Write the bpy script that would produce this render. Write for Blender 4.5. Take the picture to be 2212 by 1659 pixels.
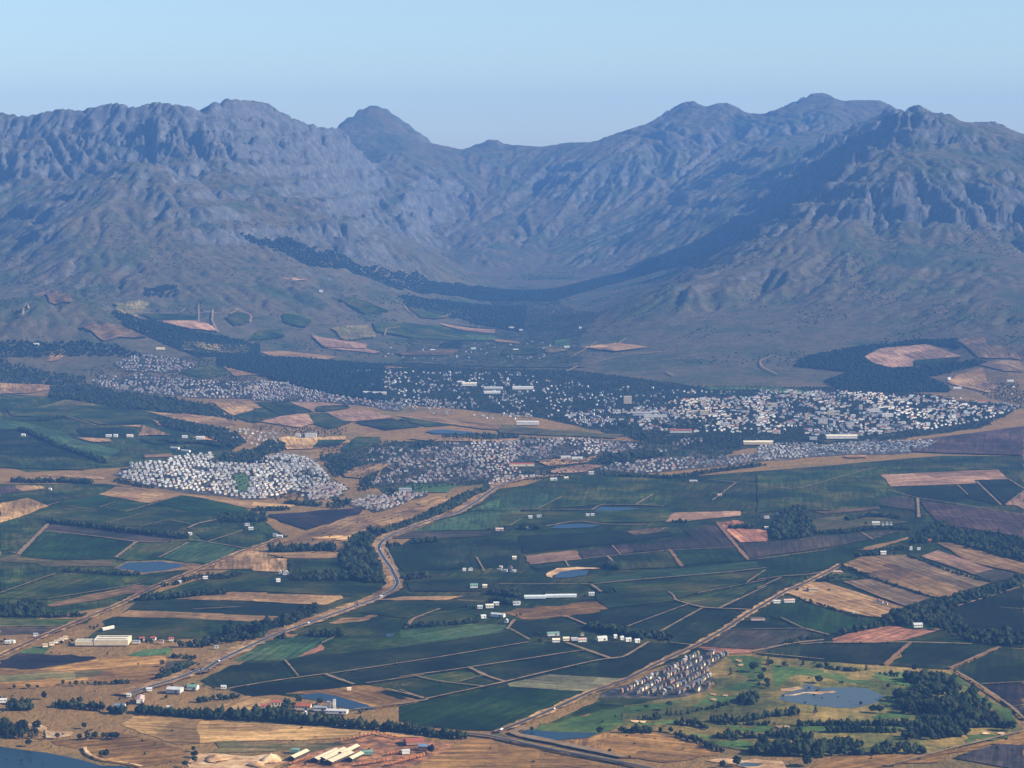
import bpy, bmesh, math, random
import numpy as np
from mathutils import Vector, Matrix
from mathutils.geometry import delaunay_2d_cdt

for o in list(bpy.data.objects):
    bpy.data.objects.remove(o)
rng = np.random.default_rng(7)
random.seed(7)
S = bpy.context.scene
C = S.collection

# ---------------------------------------------------------------- camera
CAM_Z = 1000.0          # metres above the valley plain
F_PX = 2310.0           # focal length in pixels of the 1024 wide picture
HOR = 156.0             # picture row of the true horizon
PITCH = math.atan((384 - HOR) / F_PX)
cam = bpy.data.cameras.new('camera')
cam.sensor_width = 36.0
cam.lens = 36.0 * F_PX / 1024.0
cam.clip_start = 5.0
cam.clip_end = 90000.0
cam_o = bpy.data.objects.new('camera', cam)
C.objects.link(cam_o)
cam_o.location = (0, 0, CAM_Z)
cam_o.rotation_euler = (math.radians(90) - PITCH, 0, 0)
S.camera = cam_o

# ---------------------------------------------------------------- sky, sun, exposure
SUN_EL, SUN_AZ = math.radians(30.5), math.radians(105.0)   # azimuth clockwise from the view direction (+Y)
world = bpy.data.worlds.new('World')
S.world = world
world.use_nodes = True
wn = world.node_tree.nodes
bg = wn['Background']
sky = wn.new('ShaderNodeTexSky')
sky.sky_type = 'NISHITA'
sky.sun_disc = False
sky.sun_elevation = SUN_EL
sky.sun_rotation = SUN_AZ
sky.altitude = 1100.0
sky.air_density = 1.0
sky.dust_density = 0.9
sky.ozone_density = 3.5
world.node_tree.links.new(sky.outputs[0], bg.inputs[0])
bg.inputs[1].default_value = 0.069

sun = bpy.data.lights.new('sun', 'SUN')
sun.energy = 4.2
sun.angle = math.radians(0.5)
sun.color = (1.0, 0.88, 0.70)
sun_o = bpy.data.objects.new('sun', sun)
C.objects.link(sun_o)
to_sun = Vector((math.cos(SUN_EL) * math.sin(SUN_AZ), math.cos(SUN_EL) * math.cos(SUN_AZ), math.sin(SUN_EL)))
sun_o.rotation_euler = to_sun.to_track_quat('Z', 'Y').to_euler()
sun_o.location = (3000, -2000, 3000)

S.view_settings.view_transform = 'Standard'
S.view_settings.look = 'None'
S.view_settings.gamma = 1.0
S.view_settings.use_curve_mapping = False
S.view_settings.exposure = 1.22
S.render.engine = 'CYCLES'
S.cycles.use_denoising = True
S.cycles.max_bounces = 3
S.cycles.diffuse_bounces = 1
S.cycles.glossy_bounces = 2
S.cycles.transparent_max_bounces = 4
S.cycles.volume_bounces = 0
S.cycles.use_adaptive_sampling = False

# ---------------------------------------------------------------- numeric helpers
def smooth(a, b, x):
    t = np.clip((x - a) / (b - a), 0, 1)
    return t * t * (3 - 2 * t)

def h2(ix, iy, seed):
    n = (ix.astype(np.int64) * 374761393 + iy.astype(np.int64) * 668265263 + seed * 1442695041) & 0xffffffff
    n = ((n ^ (n >> 13)) * 1274126177) & 0xffffffff
    n = (n ^ (n >> 16)) & 0xffffffff
    n = (n * 2246822519) & 0xffffffff
    return ((n ^ (n >> 15)) & 0xffffff) / float(0x1000000)

def perlin(x, y, seed=0):
    ix = np.floor(x); iy = np.floor(y)
    fx = x - ix; fy = y - iy
    ux = fx * fx * fx * (fx * (fx * 6 - 15) + 10); uy = fy * fy * fy * (fy * (fy * 6 - 15) + 10)
    out = []
    for dx in (0, 1):
        for dy in (0, 1):
            a = h2(ix + dx, iy + dy, seed) * 2 * np.pi
            out.append(np.cos(a) * (fx - dx) + np.sin(a) * (fy - dy))
    return ((out[0] * (1 - uy) + out[1] * uy) * (1 - ux) + (out[2] * (1 - uy) + out[3] * uy) * ux) * 1.5

def fbm(x, y, oct=4, seed=0):
    r = 0; a = 1.0
    for i in range(oct):
        r = r + a * perlin(x * 2 ** i, y * 2 ** i, seed + i * 17); a *= 0.5
    return r

def gully(x, y, sx, sy, seed, freq=1.0):
    """stripes that run down the slope: (sx, sy) is the unit direction across it"""
    ix = np.floor(x); iy = np.floor(y)
    acc = np.zeros_like(x); wt = np.zeros_like(x)
    for dx in (-1, 0, 1):
        for dy in (-1, 0, 1):
            cx = ix + dx; cy = iy + dy
            px = cx + h2(cx, cy, seed); py = cy + h2(cx, cy, seed + 5)
            vx = x - px; vy = y - py
            w = np.exp(-2.2 * (vx * vx + vy * vy))
            ph = h2(cx, cy, seed + 9) * 6.283
            acc += w * np.cos(6.283 * freq * (vx * sx + vy * sy) + ph); wt += w
    return acc / (wt + 1e-6)

# picture coordinates below are in a 2212 x 1659 frame
FD = F_PX * 2212.0 / 1024.0
HD = 829.5 - (384 - HOR) * 2212.0 / 1024.0

def ray(u, v):
    u = np.asarray(u, float); v = np.asarray(v, float)
    x = (u - 1106.0) / FD; up = (829.5 - v) / FD
    dy = math.cos(PITCH) + up * math.sin(PITCH)
    dz = -math.sin(PITCH) + up * math.cos(PITCH)
    return x / dy, dz / dy          # per metre of y

def DW(D):
    return D if D < 10500 else 10500 + (D - 10500) * 1.5

def wpt(u, v, D, warp=True):
    if warp: D = DW(D)
    rx, rz = ray(u, v)
    return (float(rx * D), float(D), float(CAM_Z + rz * D))

# ---------------------------------------------------------------- terrain: the height field
# ridges, spurs and valley lines: (u, v, distance in m)
LINES = [
 # plateau and cliff crest in the north
 [(-260,262,14700),(-120,250,14650),(0,243,14600),(60,252,14600),(140,235,14600),(180,240,14600),(215,229,14580),(262,222,14560),(290,234,14560),(342,221,14560),(400,229,14540),(440,237,14600),(460,224,14750),(495,214,14900),(560,219,15050),(585,225,15150),(620,247,15400),(660,266,15700),(720,279,16300)],
 # dome peak
 [(720,279,17800),(760,252,18200),(785,235,18350),(812,227,18400),(840,238,18350),(870,259,18200),(940,311,17900),(1000,323,17850),(1030,312,17900),(1065,300,17950),(1095,312,17900),(1170,317,17900),(1225,308,17950),(1280,307,18000)],
 # twin peaks and the high crest
 [(1280,307,18000),(1330,288,18100),(1400,266,18200),(1440,240,18300),(1465,225,18300),(1490,217,18300),(1515,228,18300),(1530,230,18280),(1545,222,18250),(1575,224,18250),(1610,244,18200),(1645,246,18200),(1680,234,18300),(1720,216,18450),(1750,203,18500),(1770,200,18500),(1790,207,18450),(1812,218,18400),(1850,216,18300),(1895,217,18200),(1935,236,18000),(2000,268,17800)],
 # back ridge of the near mountain
 [(1925,262,15700),(1950,238,15600),(1966,228,15520),(1976,226,15500),(1988,232,15500),(2006,243,15500),(2025,244,15500),(2050,248,15450),(2079,268,15450),(2095,263,15450),(2115,264,15450),(2135,262,15450),(2154,267,15450),(2180,281,15400),(2212,293,15400),(2300,315,15400),(2450,350,15400)],
 # near mountain in the south: long spur, then the pyramid and its north-west ridge
 [(1470,622,11950),(1530,600,12150),(1600,562,12450),(1700,492,12800),(1780,428,13050),(1832,374,13250),(1872,328,13380)],
 [(1700,400,14650),(1760,360,14450),(1844,316,14200),(1914,275,14000),(1950,254,13930),(1971,244,13900),(1990,262,13850),(2012,288,13780),(2080,330,13600)],
 # shoulder of the pyramid
 [(1870,338,13330),(1910,332,13300),(1960,331,13300),(2010,338,13300),(2100,345,13350),(2212,372,13300)],
 # cliff top and cliff foot of the near mountain
 [(1800,440,12950),(1860,415,12930),(1930,400,12900),(2000,402,12880),(2100,408,12860),(2212,430,12800),(2350,460,12800)],
 [(1830,480,12760),(1930,490,12690),(2000,485,12680),(2100,482,12620),(2212,505,12560),(2350,540,12500)],
 # its lower slopes
 [(1560,640,11850),(1700,580,12130),(1800,560,12220),(1950,560,12200),(2100,560,12050),(2212,590,11800),(2350,620,11600)],
 [(1450,690,11620),(1620,650,11850),(1800,650,11700),(1950,640,11700),(2100,640,11480),(2212,680,11080),(2350,700,11000)],
 [(1350,730,11350),(1450,742,11150),(1620,722,11220),(1800,730,11100),(1950,720,11120),(2100,722,10900),(2212,745,10500),(2350,760,10400)],
 [(1250,790,10800),(1450,798,10620),(1620,792,10660),(1800,800,10520),(1950,795,10570),(2100,790,10350),(2212,810,10000),(2350,830,9800)],
 # middle spur below the high crest
 [(1640,322,16350),(1655,318,16300),(1690,350,15900),(1720,372,15600),(1760,345,15650),(1795,298,15600),(1815,318,15700),(1850,330,15900)],
 [(1640,322,16350),(1600,372,16050),(1500,430,15700),(1400,500,15400)],
 [(1720,400,15050),(1650,470,14800),(1560,540,14400),(1450,590,13950),(1350,625,13500)],
 [(1450,300,17300),(1350,318,17200),(1290,350,17000),(1240,410,16700),(1150,480,16300),(1050,545,15700)],
 [(1560,305,17300),(1500,380,16700),(1420,460,16050),(1320,530,15550),(1240,580,15100)],
 [(1450,300,17300),(1520,298,17350),(1600,300,17250),(1680,300,17100),(1760,285,17200)],
 # slopes of the middle basin
 [(1000,400,17000),(950,450,16500),(905,500,15950)],
 [(1080,380,17200),(1010,470,16500),(950,540,15700)],
 [(1170,400,17000),(1100,480,16300),(1010,560,15300)],
 [(850,330,17300),(830,420,16100),(800,490,15200)],
 [(720,340,15500),(720,420,14750),(720,500,13800)],
 [(900,340,17300),(900,420,16300),(880,480,15500)],
 # valley floor
 [(1230,790,10800),(1190,740,11500),(1160,700,12350),(1130,655,13400),(1095,622,14100),(1040,600,14700),(980,570,15250),(920,525,15700)],
 [(1095,622,14100),(1180,606,14500),(1260,596,14700)],
 # left flank of the valley
 [(520,380,14100),(600,420,13800),(700,470,13450),(800,520,13450),(900,565,13800),(980,592,14400)],
 [(480,540,12600),(600,560,12700),(720,575,12950),(850,605,13250),(1000,640,13650)],
 [(480,620,12000),(600,640,12000),(720,640,12200),(850,650,12550),(1000,700,12500)],
 [(450,700,11350),(600,705,11600),(720,700,11700),(850,700,11900),(1000,735,11900)],
 [(450,762,10900),(600,752,11150),(720,762,11050),(850,770,11000),(1000,780,11000),(1100,790,10850)],
 # rocky spur in the left centre
 [(305,349,13300),(330,372,13250),(300,420,13020),(290,455,12870),(300,492,12700)],
 [(305,349,13300),(285,380,13200),(240,420,13000),(190,452,12850),(130,482,12720),(100,500,12650)],
 [(330,372,13250),(370,430,12950),(420,492,12720)],
 [(340,340,14230),(430,340,14120),(470,400,13600),(480,440,13320)],
 [(0,330,14330),(60,335,14300),(150,345,14200),(215,345,14150)],
 [(-200,420,13900),(0,420,13800),(100,420,13500),(170,395,13500)],
 [(-200,500,13200),(0,490,13250),(60,520,12800),(150,560,12200),(300,560,12280),(400,560,12320)],
 [(-200,570,12600),(0,570,12500),(150,620,11900),(300,640,11800),(400,640,11850)],
 # low spur on the left with a wooded valley behind it
 [(-250,660,11300),(0,650,11200),(70,640,11150),(130,640,11120),(200,668,11050),(270,705,10930),(330,740,10800),(430,772,10650)],
 [(-250,770,10650),(0,755,10620),(100,745,10700),(200,760,10600),(300,788,10450)],
]
LINES_W = [   # hidden lines: (u at that distance, distance, height)
 [(-200,11750,230),(100,11700,225),(250,11450,190),(330,11200,140),(450,10980,80)],
 [(200,13750,800),(250,13800,770),(300,13780,750),(360,13700,760)],
 [(1600,13350,350),(1720,13650,520),(1790,13800,690),(1850,13850,850)],
 [(1600,14700,500),(1700,15000,680),(1790,14900,860),(1850,14700,980),(1900,14500,1080)],
 [(1480,12700,240),(1400,12500,190)],
]
P = []
for L in LINES:
    w = [wpt(*p) for p in L]
    for a, b in zip(w[:-1], w[1:]):
        n = max(1, int(math.dist(a, b) / 170))
        for i in range(n):
            t = i / n
            P.append([a[k] + (b[k] - a[k]) * t for k in range(3)])
    P.append(list(w[-1]))
for L in LINES_W:
    w = [((u - 1106.0) / FD * DW(D), DW(D), z) for u, D, z in L]
    for a, b in zip(w[:-1], w[1:]):
        n = max(1, int(math.dist(a, b) / 170))
        for i in range(n):
            t = i / n
            P.append([a[k] + (b[k] - a[k]) * t for k in range(3)])
    P.append(list(w[-1]))
for L in LINES[:3]:
    for u, v, D in L:
        x, y, z = wpt(u, v, D)
        P.append([x * 1.015, y + 380, z - 110])
for u, v, D in LINES[0]:
    if u < 600: P.append(list(wpt(u, v + 48, D - 120)))
# the back of the range falls away
for L, drop in ((LINES[0], 1), (LINES[1], 1), (LINES[2], 1)):
    for u, v, D in L[::3]:
        x, y, z = wpt(u, v, D)
        if y > 18500 or u < 700:
            yb = max(y + 1300, 19600 if u < 700 else 0)
            P.append([x * 1.05, yb, z * 0.62]); P.append([x * 1.1, yb + 2600, z * 0.3])
for x in range(-16000, 16001, 2000):
    P.append([x, 26500, 250.0])
    if abs(x) > 7000:
        for y in (12000, 15000, 18000, 22000): P.append([x, y, 500.0])
# the plain
for x in range(-16000, 16001, 1000):
    for y in list(range(-6000, 3001, 3000)) + list(range(4000, 9501, 500)):
        if y > 3000 and abs(x) > 5000 and x % 3000: continue
        P.append([x + (y % 3) * 100, y, 0.0])
for x in np.arange(-4200, 4201, 350):
    P.append([x, 10050, 6.0 if abs(x) < 1900 else 10.0])
P = np.array(P)
# drop near duplicates
key = np.round(P[:, :2] / 90).astype(int)
_, keep = np.unique(key, axis=0, return_index=True)
P = P[keep]
SC = 1000.0
A = P[:, :2] / SC
n = len(A)
d = np.sqrt(((A[:, None] - A[None]) ** 2).sum(-1))
M = np.zeros((n + 3, n + 3))
M[:n, :n] = -d + 0.004 * np.eye(n) * -1
M[:n, n] = 1; M[:n, n + 1:] = A; M[n, :n] = 1; M[n + 1:, :n] = A.T
sol = np.linalg.solve(M, np.concatenate([P[:, 2], np.zeros(3)]))
def rbf(x, y):
    sh = x.shape
    q = np.stack([x.ravel(), y.ravel()], 1) / SC
    out = np.empty(len(q))
    for i in range(0, len(q), 6000):
        qq = q[i:i + 6000]
        dd = np.sqrt((qq[:, 0, None] - A[None, :, 0]) ** 2 + (qq[:, 1, None] - A[None, :, 1]) ** 2)
        out[i:i + 6000] = -dd @ sol[:n] + sol[n] + qq @ sol[n + 1:]
    return out.reshape(sh)

def steps(segs):
    r = [segs[0][0]]
    for a, b, s in segs:
        k = max(1, int(round((b - a) / s)))
        r += list(a + (b - a) * (np.arange(k) + 1) / k)
    return np.array(r)
GX = steps([(-16000, -7500, 600), (-7500, -5500, 110), (-5500, 5500, 16.5), (5500, 7500, 110), (7500, 16000, 600)])
GY = steps([(-6000, 2500, 500), (2500, 9800, 42), (9800, 17200, 16.5), (17200, 23300, 20), (23300, 26500, 120)])
# coarse grid for the big forms, then refined
cx = np.arange(-16000, 16001, 75.0); cx = cx[np.abs(cx) < 16001]
cx = np.unique(np.concatenate([np.arange(-16000, -5600, 600.), np.arange(-5600, 5601, 70.), np.arange(5600, 16001, 600.)]))
cy = np.unique(np.concatenate([np.arange(-6000, 9000, 500.), np.arange(9000, 23500, 70.), np.arange(23500, 33001, 600.)]))
cz = rbf(*np.meshgrid(cx, cy))
def bil(gx, gy, gz, x, y):
    i = np.clip(np.searchsorted(gx, x) - 1, 0, len(gx) - 2); j = np.clip(np.searchsorted(gy, y) - 1, 0, len(gy) - 2)
    tx = np.clip((x - gx[i]) / (gx[i + 1] - gx[i]), 0, 1); ty = np.clip((y - gy[j]) / (gy[j + 1] - gy[j]), 0, 1)
    return (gz[j, i] * (1 - tx) + gz[j, i + 1] * tx) * (1 - ty) + (gz[j + 1, i] * (1 - tx) + gz[j + 1, i + 1] * tx) * ty
MX, MY = np.meshgrid(GX, GY)
wx = 60 * fbm(MX / 700, MY / 700, 3, 3); wy = 60 * fbm(MX / 700, MY / 700, 3, 31)
wm = smooth(60, 350, bil(cx, cy, cz, MX, MY))
# buttresses and ravines of the cliff faces
UU = MX / np.maximum(MY, 1.0) * FD + 1106.0
def ribs(x, y, lam, seed):
    q = x / lam + 1.3 * perlin(x / (lam * 1.9), y / (lam * 3.0), seed)
    a = np.abs(q - np.round(q))
    return (0.75 - 1.75 * np.exp(-(a / 0.17) ** 2)) * (0.55 + 0.9 * np.clip(perlin(x / (lam * 2.7), y / (lam * 4), seed + 50) + 0.4, 0, 1))
bz = bil(cx, cy, cz, MX, MY)
mL = smooth(560, 470, UU) * smooth(720, 950, bz) * smooth(DW(13500), DW(13950), MY) * (1 - smooth(DW(14300), DW(14520), MY))
mR = smooth(1740, 1830, UU) * smooth(520, 660, bz) * smooth(DW(12400), DW(12700), MY) * (1 - smooth(DW(13050), DW(13350), MY))
mF = smooth(1250, 1420, UU) * (1 - smooth(1750, 1850, UU)) * smooth(1000, 1150, bz) * smooth(DW(16900), DW(17200), MY) * (1 - smooth(DW(17900), DW(18150), MY))
shear = MX + 0.35 * (MY - 14000)
wy = wy + (mL * (215 * ribs(shear, MY, 600, 3) + 60 * ribs(shear, MY, 230, 9)) + mR * (45 * ribs(shear, MY, 420, 5) + 20 * ribs(shear, MY, 170, 6)) + mF * (90 * ribs(shear, MY, 520, 4) + 35 * ribs(shear, MY, 210, 11))) / 0.35
Z = bil(cx, cy, cz, MX + wx * wm * 0.35, MY + wy * wm * 0.35)
flat = smooth(9500, 10600, MY)
Z *= smooth(8200, 10500, MY)
Z += (1 - flat) * 5.0 * fbm(MX / 1500, MY / 1500, 2, 77) * smooth(2500, 4200, MY)
def grad(z):
    return np.gradient(z, GX, axis=1), np.gradient(z, GY, axis=0)
def blur(z, k):
    for _ in range(k):
        z = z.copy()
        z[1:-1] = (z[:-2] + 2 * z[1:-1] + z[2:]) / 4
        z[:, 1:-1] = (z[:, :-2] + 2 * z[:, 1:-1] + z[:, 2:]) / 4
    return z
gx_, gy_ = grad(blur(Z, 6))
MACRO = np.sqrt(gx_ ** 2 + gy_ ** 2)
rock = smooth(0.30, 0.62, MACRO + 0.12 * fbm(MX / 500, MY / 500, 3, 5)) * smooth(250, 600, Z)
mnt = smooth(35, 260, Z) * smooth(0.04, 0.24, MACRO)
CONE = 1 - 0.85 * smooth(690, 730, UU) * (1 - smooth(950, 990, UU)) * smooth(DW(17000), DW(17700), MY)
# cliff bands where the range is rocky
band = 135.0
q = (Z + 30 * fbm(MX / 900, MY / 900, 2, 8)) / band
fr = q - np.floor(q)
Z += rock * band * 0.55 * (smooth(0.25, 0.75, fr) - fr) * smooth(0.0, 0.3, 0.35 + fbm(MX / 600, MY / 600, 2, 12))
for lam, amp, seed, k in ((620, 105, 1, 9), (300, 72, 2, 5), (150, 44, 3, 3), (76, 22, 4, 2)):
    gx_, gy_ = grad(blur(Z, k))
    s = np.sqrt(gx_ ** 2 + gy_ ** 2) + 1e-6
    g = gully(MX / (2.2 * lam), MY / (2.2 * lam), -gy_ / s, gx_ / s, seed * 40, 2.2)
    g = 0.35 * g + 0.95 * (0.60 - np.abs(g) ** 0.9)
    Z += amp * (g - 0.1) * mnt * (0.52 + 0.48 * rock) * smooth(0.03, 0.30, s) * (0.75 + 0.5 * perlin(MX / 1300, MY / 1300, seed)) * (1 - 0.4 * smooth(DW(16600), DW(17700), MY)) * CONE
# ledges of the layered sandstone
for bd, st in ((118.0, 0.45), (47.0, 0.45)):
    q = (Z + 22 * fbm(MX / 800, MY / 800, 2, int(bd))) / bd
    fr = q - np.floor(q)
    Z += rock * bd * st * (smooth(0.3, 0.72, fr) - fr) * (1 - 0.85 * smooth(DW(16400), DW(17200), MY))
Z += mnt * (2.5 + 9.0 * rock) * fbm(MX / 75, MY / 75, 3, 55)
# bring the crests to their true height where the small forms wore them down
SKY = {}
for L in LINES[:4]:
    us = np.array([p[0] for p in L], float); vs = np.array([p[1] for p in L], float)
    for u in np.arange(-40, 2260, 4.0):
        if us[0] <= u <= us[-1]: SKY[u] = min(SKY.get(u, 9999), float(np.interp(u, us, vs)))
SU = np.array(sorted(SKY)); SV = np.array([SKY[u] for u in SU])
YC = np.arange(13000, 23400, 18.0)
for it in range(3):
    xx = (SU[:, None] - 1106.0) / FD * YC[None]
    el = (bil(GX, GY, Z, xx, np.broadcast_to(YC, xx.shape)) - CAM_Z) / YC
    k = el.argmax(1); yr = YC[k]
    want = np.array([(wpt(u, v, 1.0, False)[2] - CAM_Z) for u, v in zip(SU, SV)])
    dz = (want - el.max(1)) * yr
    dz = np.convolve(np.pad(dz, 3, 'edge'), np.ones(7) / 7, 'valid')
    uu = MX / np.maximum(MY, 1.0) * FD + 1106.0
    far_ = MY > 12500
    D_ = np.zeros_like(Z); ua = np.interp(uu[far_], SU, dz); ya = np.interp(uu[far_], SU, yr)
    D_[far_] = ua * np.exp(-((MY[far_] - ya) / 500.0) ** 2)
    Z += D_
    near_ = np.zeros_like(Z); near_[far_] = np.exp(-((MY[far_] - ya) / 260.0) ** 2)
    Z = Z + near_ * (np.minimum(Z, blur(Z, 4) + 16) - Z)

def HZ(x, y):
    return bil(GX, GY, Z, np.asarray(x, float), np.asarray(y, float))

YS = np.concatenate([np.arange(2600, 9800, 60.0), np.arange(9800, 23300, 24.0)])
def hit(u, v):
    """first point of the terrain on the line of sight through picture point (u, v)"""
    u = np.atleast_1d(np.asarray(u, float)); v = np.atleast_1d(np.asarray(v, float))
    ox, oy = np.zeros(len(u)), np.zeros(len(u))
    for i in range(0, len(u), 2000):
        rx, rz = ray(u[i:i + 2000], v[i:i + 2000])
        below = (CAM_Z + rz[:, None] * YS) < HZ(rx[:, None] * YS, np.broadcast_to(YS, (len(rx), len(YS))))
        k = np.where(below.any(1), below.argmax(1), len(YS) - 1)
        lo = YS[np.maximum(k - 1, 0)]; hi = YS[k]
        for _ in range(14):
            m = (lo + hi) / 2
            b = (CAM_Z + rz * m) < HZ(rx * m, m)
            hi = np.where(b, m, hi); lo = np.where(b, lo, m)
        ox[i:i + 2000] = rx * hi; oy[i:i + 2000] = hi
    return ox, oy

# ---------------------------------------------------------------- materials
MATS = {}
class NT:
    def __init__(s, name, rough=0.95, spec=0.1):
        m = bpy.data.materials.new(name); m.use_nodes = True
        s.m = m; s.t = m.node_tree; s.b = s.t.nodes['Principled BSDF']
        s.b.inputs['Roughness'].default_value = rough
        s.b.inputs['Specular IOR Level'].default_value = spec
        MATS[name] = m
    def n(s, k, **kw):
        x = s.t.nodes.new('ShaderNode' + k)
        for a, b in kw.items(): setattr(x, a, b)
        return x
    def l(s, a, b): s.t.links.new(a, b)
    def noise(s, scale, detail=3, vec=None, rough=0.6):
        x = s.n('TexNoise'); x.inputs['Scale'].default_value = scale; x.inputs['Detail'].default_value = detail; x.inputs['Roughness'].default_value = rough
        if vec is not None: s.l(vec, x.inputs['Vector'])
        return x.outputs[0]
    def ramp(s, fac, stops):
        r = s.n('ValToRGB'); e = r.color_ramp.elements
        while len(e) < len(stops): e.new(0.5)
        for el, (p, c) in zip(e, stops): el.position = p; el.color = (*c, 1)
        s.l(fac, r.inputs[0]); return r.outputs[0]
    def mix(s, fac, a, b, mode='MIX'):
        x = s.n('Mix', data_type='RGBA', blend_type=mode)
        for sock, val in ((x.inputs[0], fac), (x.inputs[6], a), (x.inputs[7], b)):
            if hasattr(val, 'is_linked'): s.l(val, sock)
            elif isinstance(val, (int, float)): sock.default_value = val
            else: sock.default_value = (*val, 1)
        return x.outputs[2]
    def pos(s): return s.n('NewGeometry').outputs['Position']
    def col(s, c):
        if hasattr(c, 'is_linked'): s.l(c, s.b.inputs['Base Color'])
        else: s.b.inputs['Base Color'].default_value = (*c, 1)
    def bump(s, h, dist, strength=1.0):
        x = s.n('Bump'); x.inputs['Distance'].default_value = dist; x.inputs['Strength'].default_value = strength
        s.l(h, x.inputs['Height']); s.l(x.outputs[0], s.b.inputs['Normal'])

def mesh_obj(name, verts, faces, mat, parent=None, smooth_=False):
    me = bpy.data.meshes.new(name)
    if isinstance(faces, np.ndarray):
        k = faces.shape[1]
        me.vertices.add(len(verts)); me.vertices.foreach_set('co', np.asarray(verts, np.float32).ravel())
        me.loops.add(faces.size); me.loops.foreach_set('vertex_index', faces.astype(np.int32).ravel())
        me.polygons.add(len(faces)); me.polygons.foreach_set('loop_start', np.arange(0, faces.size, k, dtype=np.int32))
        me.polygons.foreach_set('loop_total', np.full(len(faces), k, np.int32))
        me.update(calc_edges=True)
    else:
        me.from_pydata([tuple(v) for v in verts], [], faces); me.update()
    for m in (mat if isinstance(mat, (list, tuple)) else [mat]): me.materials.append(MATS[m] if isinstance(m, str) else m)
    if smooth_: me.polygons.foreach_set('use_smooth', np.ones(len(me.polygons), bool))
    o = bpy.data.objects.new(name, me); C.objects.link(o)
    if parent: o.parent = parent
    return o
def tag(o, label, cat=None, group=None, kind=None):
    if label: o['label'] = label
    if cat: o['category'] = cat
    if group: o['group'] = group
    if kind: o['kind'] = kind
    return o

# mountains and veld: rock on the steep parts, heath and dry grass elsewhere
t = NT('veld')
p = t.pos()
at = t.n('Attribute', attribute_name='rock').outputs['Fac']
big = t.noise(0.0016, 6, p, 0.68); fine = t.noise(0.02, 5, p, 0.7); mid = t.noise(0.006, 4, p)
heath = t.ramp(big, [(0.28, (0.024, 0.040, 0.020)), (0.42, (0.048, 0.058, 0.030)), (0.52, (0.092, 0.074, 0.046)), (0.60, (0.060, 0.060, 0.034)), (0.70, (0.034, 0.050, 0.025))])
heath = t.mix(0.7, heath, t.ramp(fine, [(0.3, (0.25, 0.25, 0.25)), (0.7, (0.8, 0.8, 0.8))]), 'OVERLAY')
stone = t.ramp(fine, [(0.28, (0.045, 0.050, 0.054)), (0.5, (0.082, 0.084, 0.088)), (0.72, (0.150, 0.147, 0.142))])  # grey leans blue: some of the distance haze is put into the rock colour
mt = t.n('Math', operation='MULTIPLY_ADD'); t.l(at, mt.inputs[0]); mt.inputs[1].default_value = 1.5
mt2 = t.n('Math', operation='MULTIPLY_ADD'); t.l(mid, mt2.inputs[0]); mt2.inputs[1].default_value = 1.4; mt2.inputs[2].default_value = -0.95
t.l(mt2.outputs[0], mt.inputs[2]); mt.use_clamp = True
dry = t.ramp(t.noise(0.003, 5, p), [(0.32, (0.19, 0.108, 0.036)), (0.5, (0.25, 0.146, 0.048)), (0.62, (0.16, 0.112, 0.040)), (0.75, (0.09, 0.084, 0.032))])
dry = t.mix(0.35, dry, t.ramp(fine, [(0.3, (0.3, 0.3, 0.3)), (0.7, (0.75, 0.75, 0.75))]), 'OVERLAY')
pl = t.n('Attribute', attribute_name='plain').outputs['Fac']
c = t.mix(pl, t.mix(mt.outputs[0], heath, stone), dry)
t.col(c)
t.bump(t.noise(0.035, 6, p, 0.72), 16.0, 0.8)

nx, ny = len(GX), len(GY)
V = np.stack([MX.ravel(), MY.ravel(), Z.ravel()], 1)
ii = np.arange(nx * ny).reshape(ny, nx)
Fq = np.stack([ii[:-1, :-1].ravel(), ii[:-1, 1:].ravel(), ii[1:, 1:].ravel(), ii[1:, :-1].ravel()], 1)
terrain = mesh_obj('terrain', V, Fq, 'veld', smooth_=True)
gx_, gy_ = grad(Z)
SL = np.sqrt(gx_ ** 2 + gy_ ** 2)
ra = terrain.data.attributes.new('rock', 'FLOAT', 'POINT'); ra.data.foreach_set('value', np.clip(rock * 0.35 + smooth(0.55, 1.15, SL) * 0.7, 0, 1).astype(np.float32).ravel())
pa = terrain.data.attributes.new('plain', 'FLOAT', 'POINT'); pa.data.foreach_set('value', (1 - smooth(9000, 10600, MY + 500 * fbm(MX / 900, MY / 900, 3, 66))).astype(np.float32).ravel())
tag(terrain, 'hazy rocky mountain range and dry valley plain below it', kind='structure')

# ---------------------------------------------------------------- traced plan: every tile is a piece of the photograph at its own scale
TILE = {'P': (0, 1800, 672), 'Q': (600, 1800, 672), 'R': (1200, 1800, 672), 'T': (1800, 1800, 672), 'U': (2400, 1800, 672),
        'A': (0, 1400, 800), 'B': (760, 1400, 800), 'C': (1500, 1400, 800), 'D': (2272, 1400, 800),
        'a': (0, 1000, 800), 'b': (760, 1000, 800), 'c': (1500, 1000, 800), 'd': (2272, 1000, 800),
        'm': (0, 250, 1100), 'n': (1000, 250, 1100), 'o': (1972, 250, 1100), 'W': (0, 0, 3072)}
def uv(tile, pts):
    ox, oy, w = TILE[tile]
    k = w / 2212.0; q = 2212.0 / 3072.0
    return [((ox + x * k) * q, (oy + y * k) * q) for x, y in pts]
def ground(tile, pts):
    p = uv(tile, pts)
    x, y = hit([a for a, _ in p], [b for _, b in p])
    return np.stack([x, y], 1)

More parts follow.
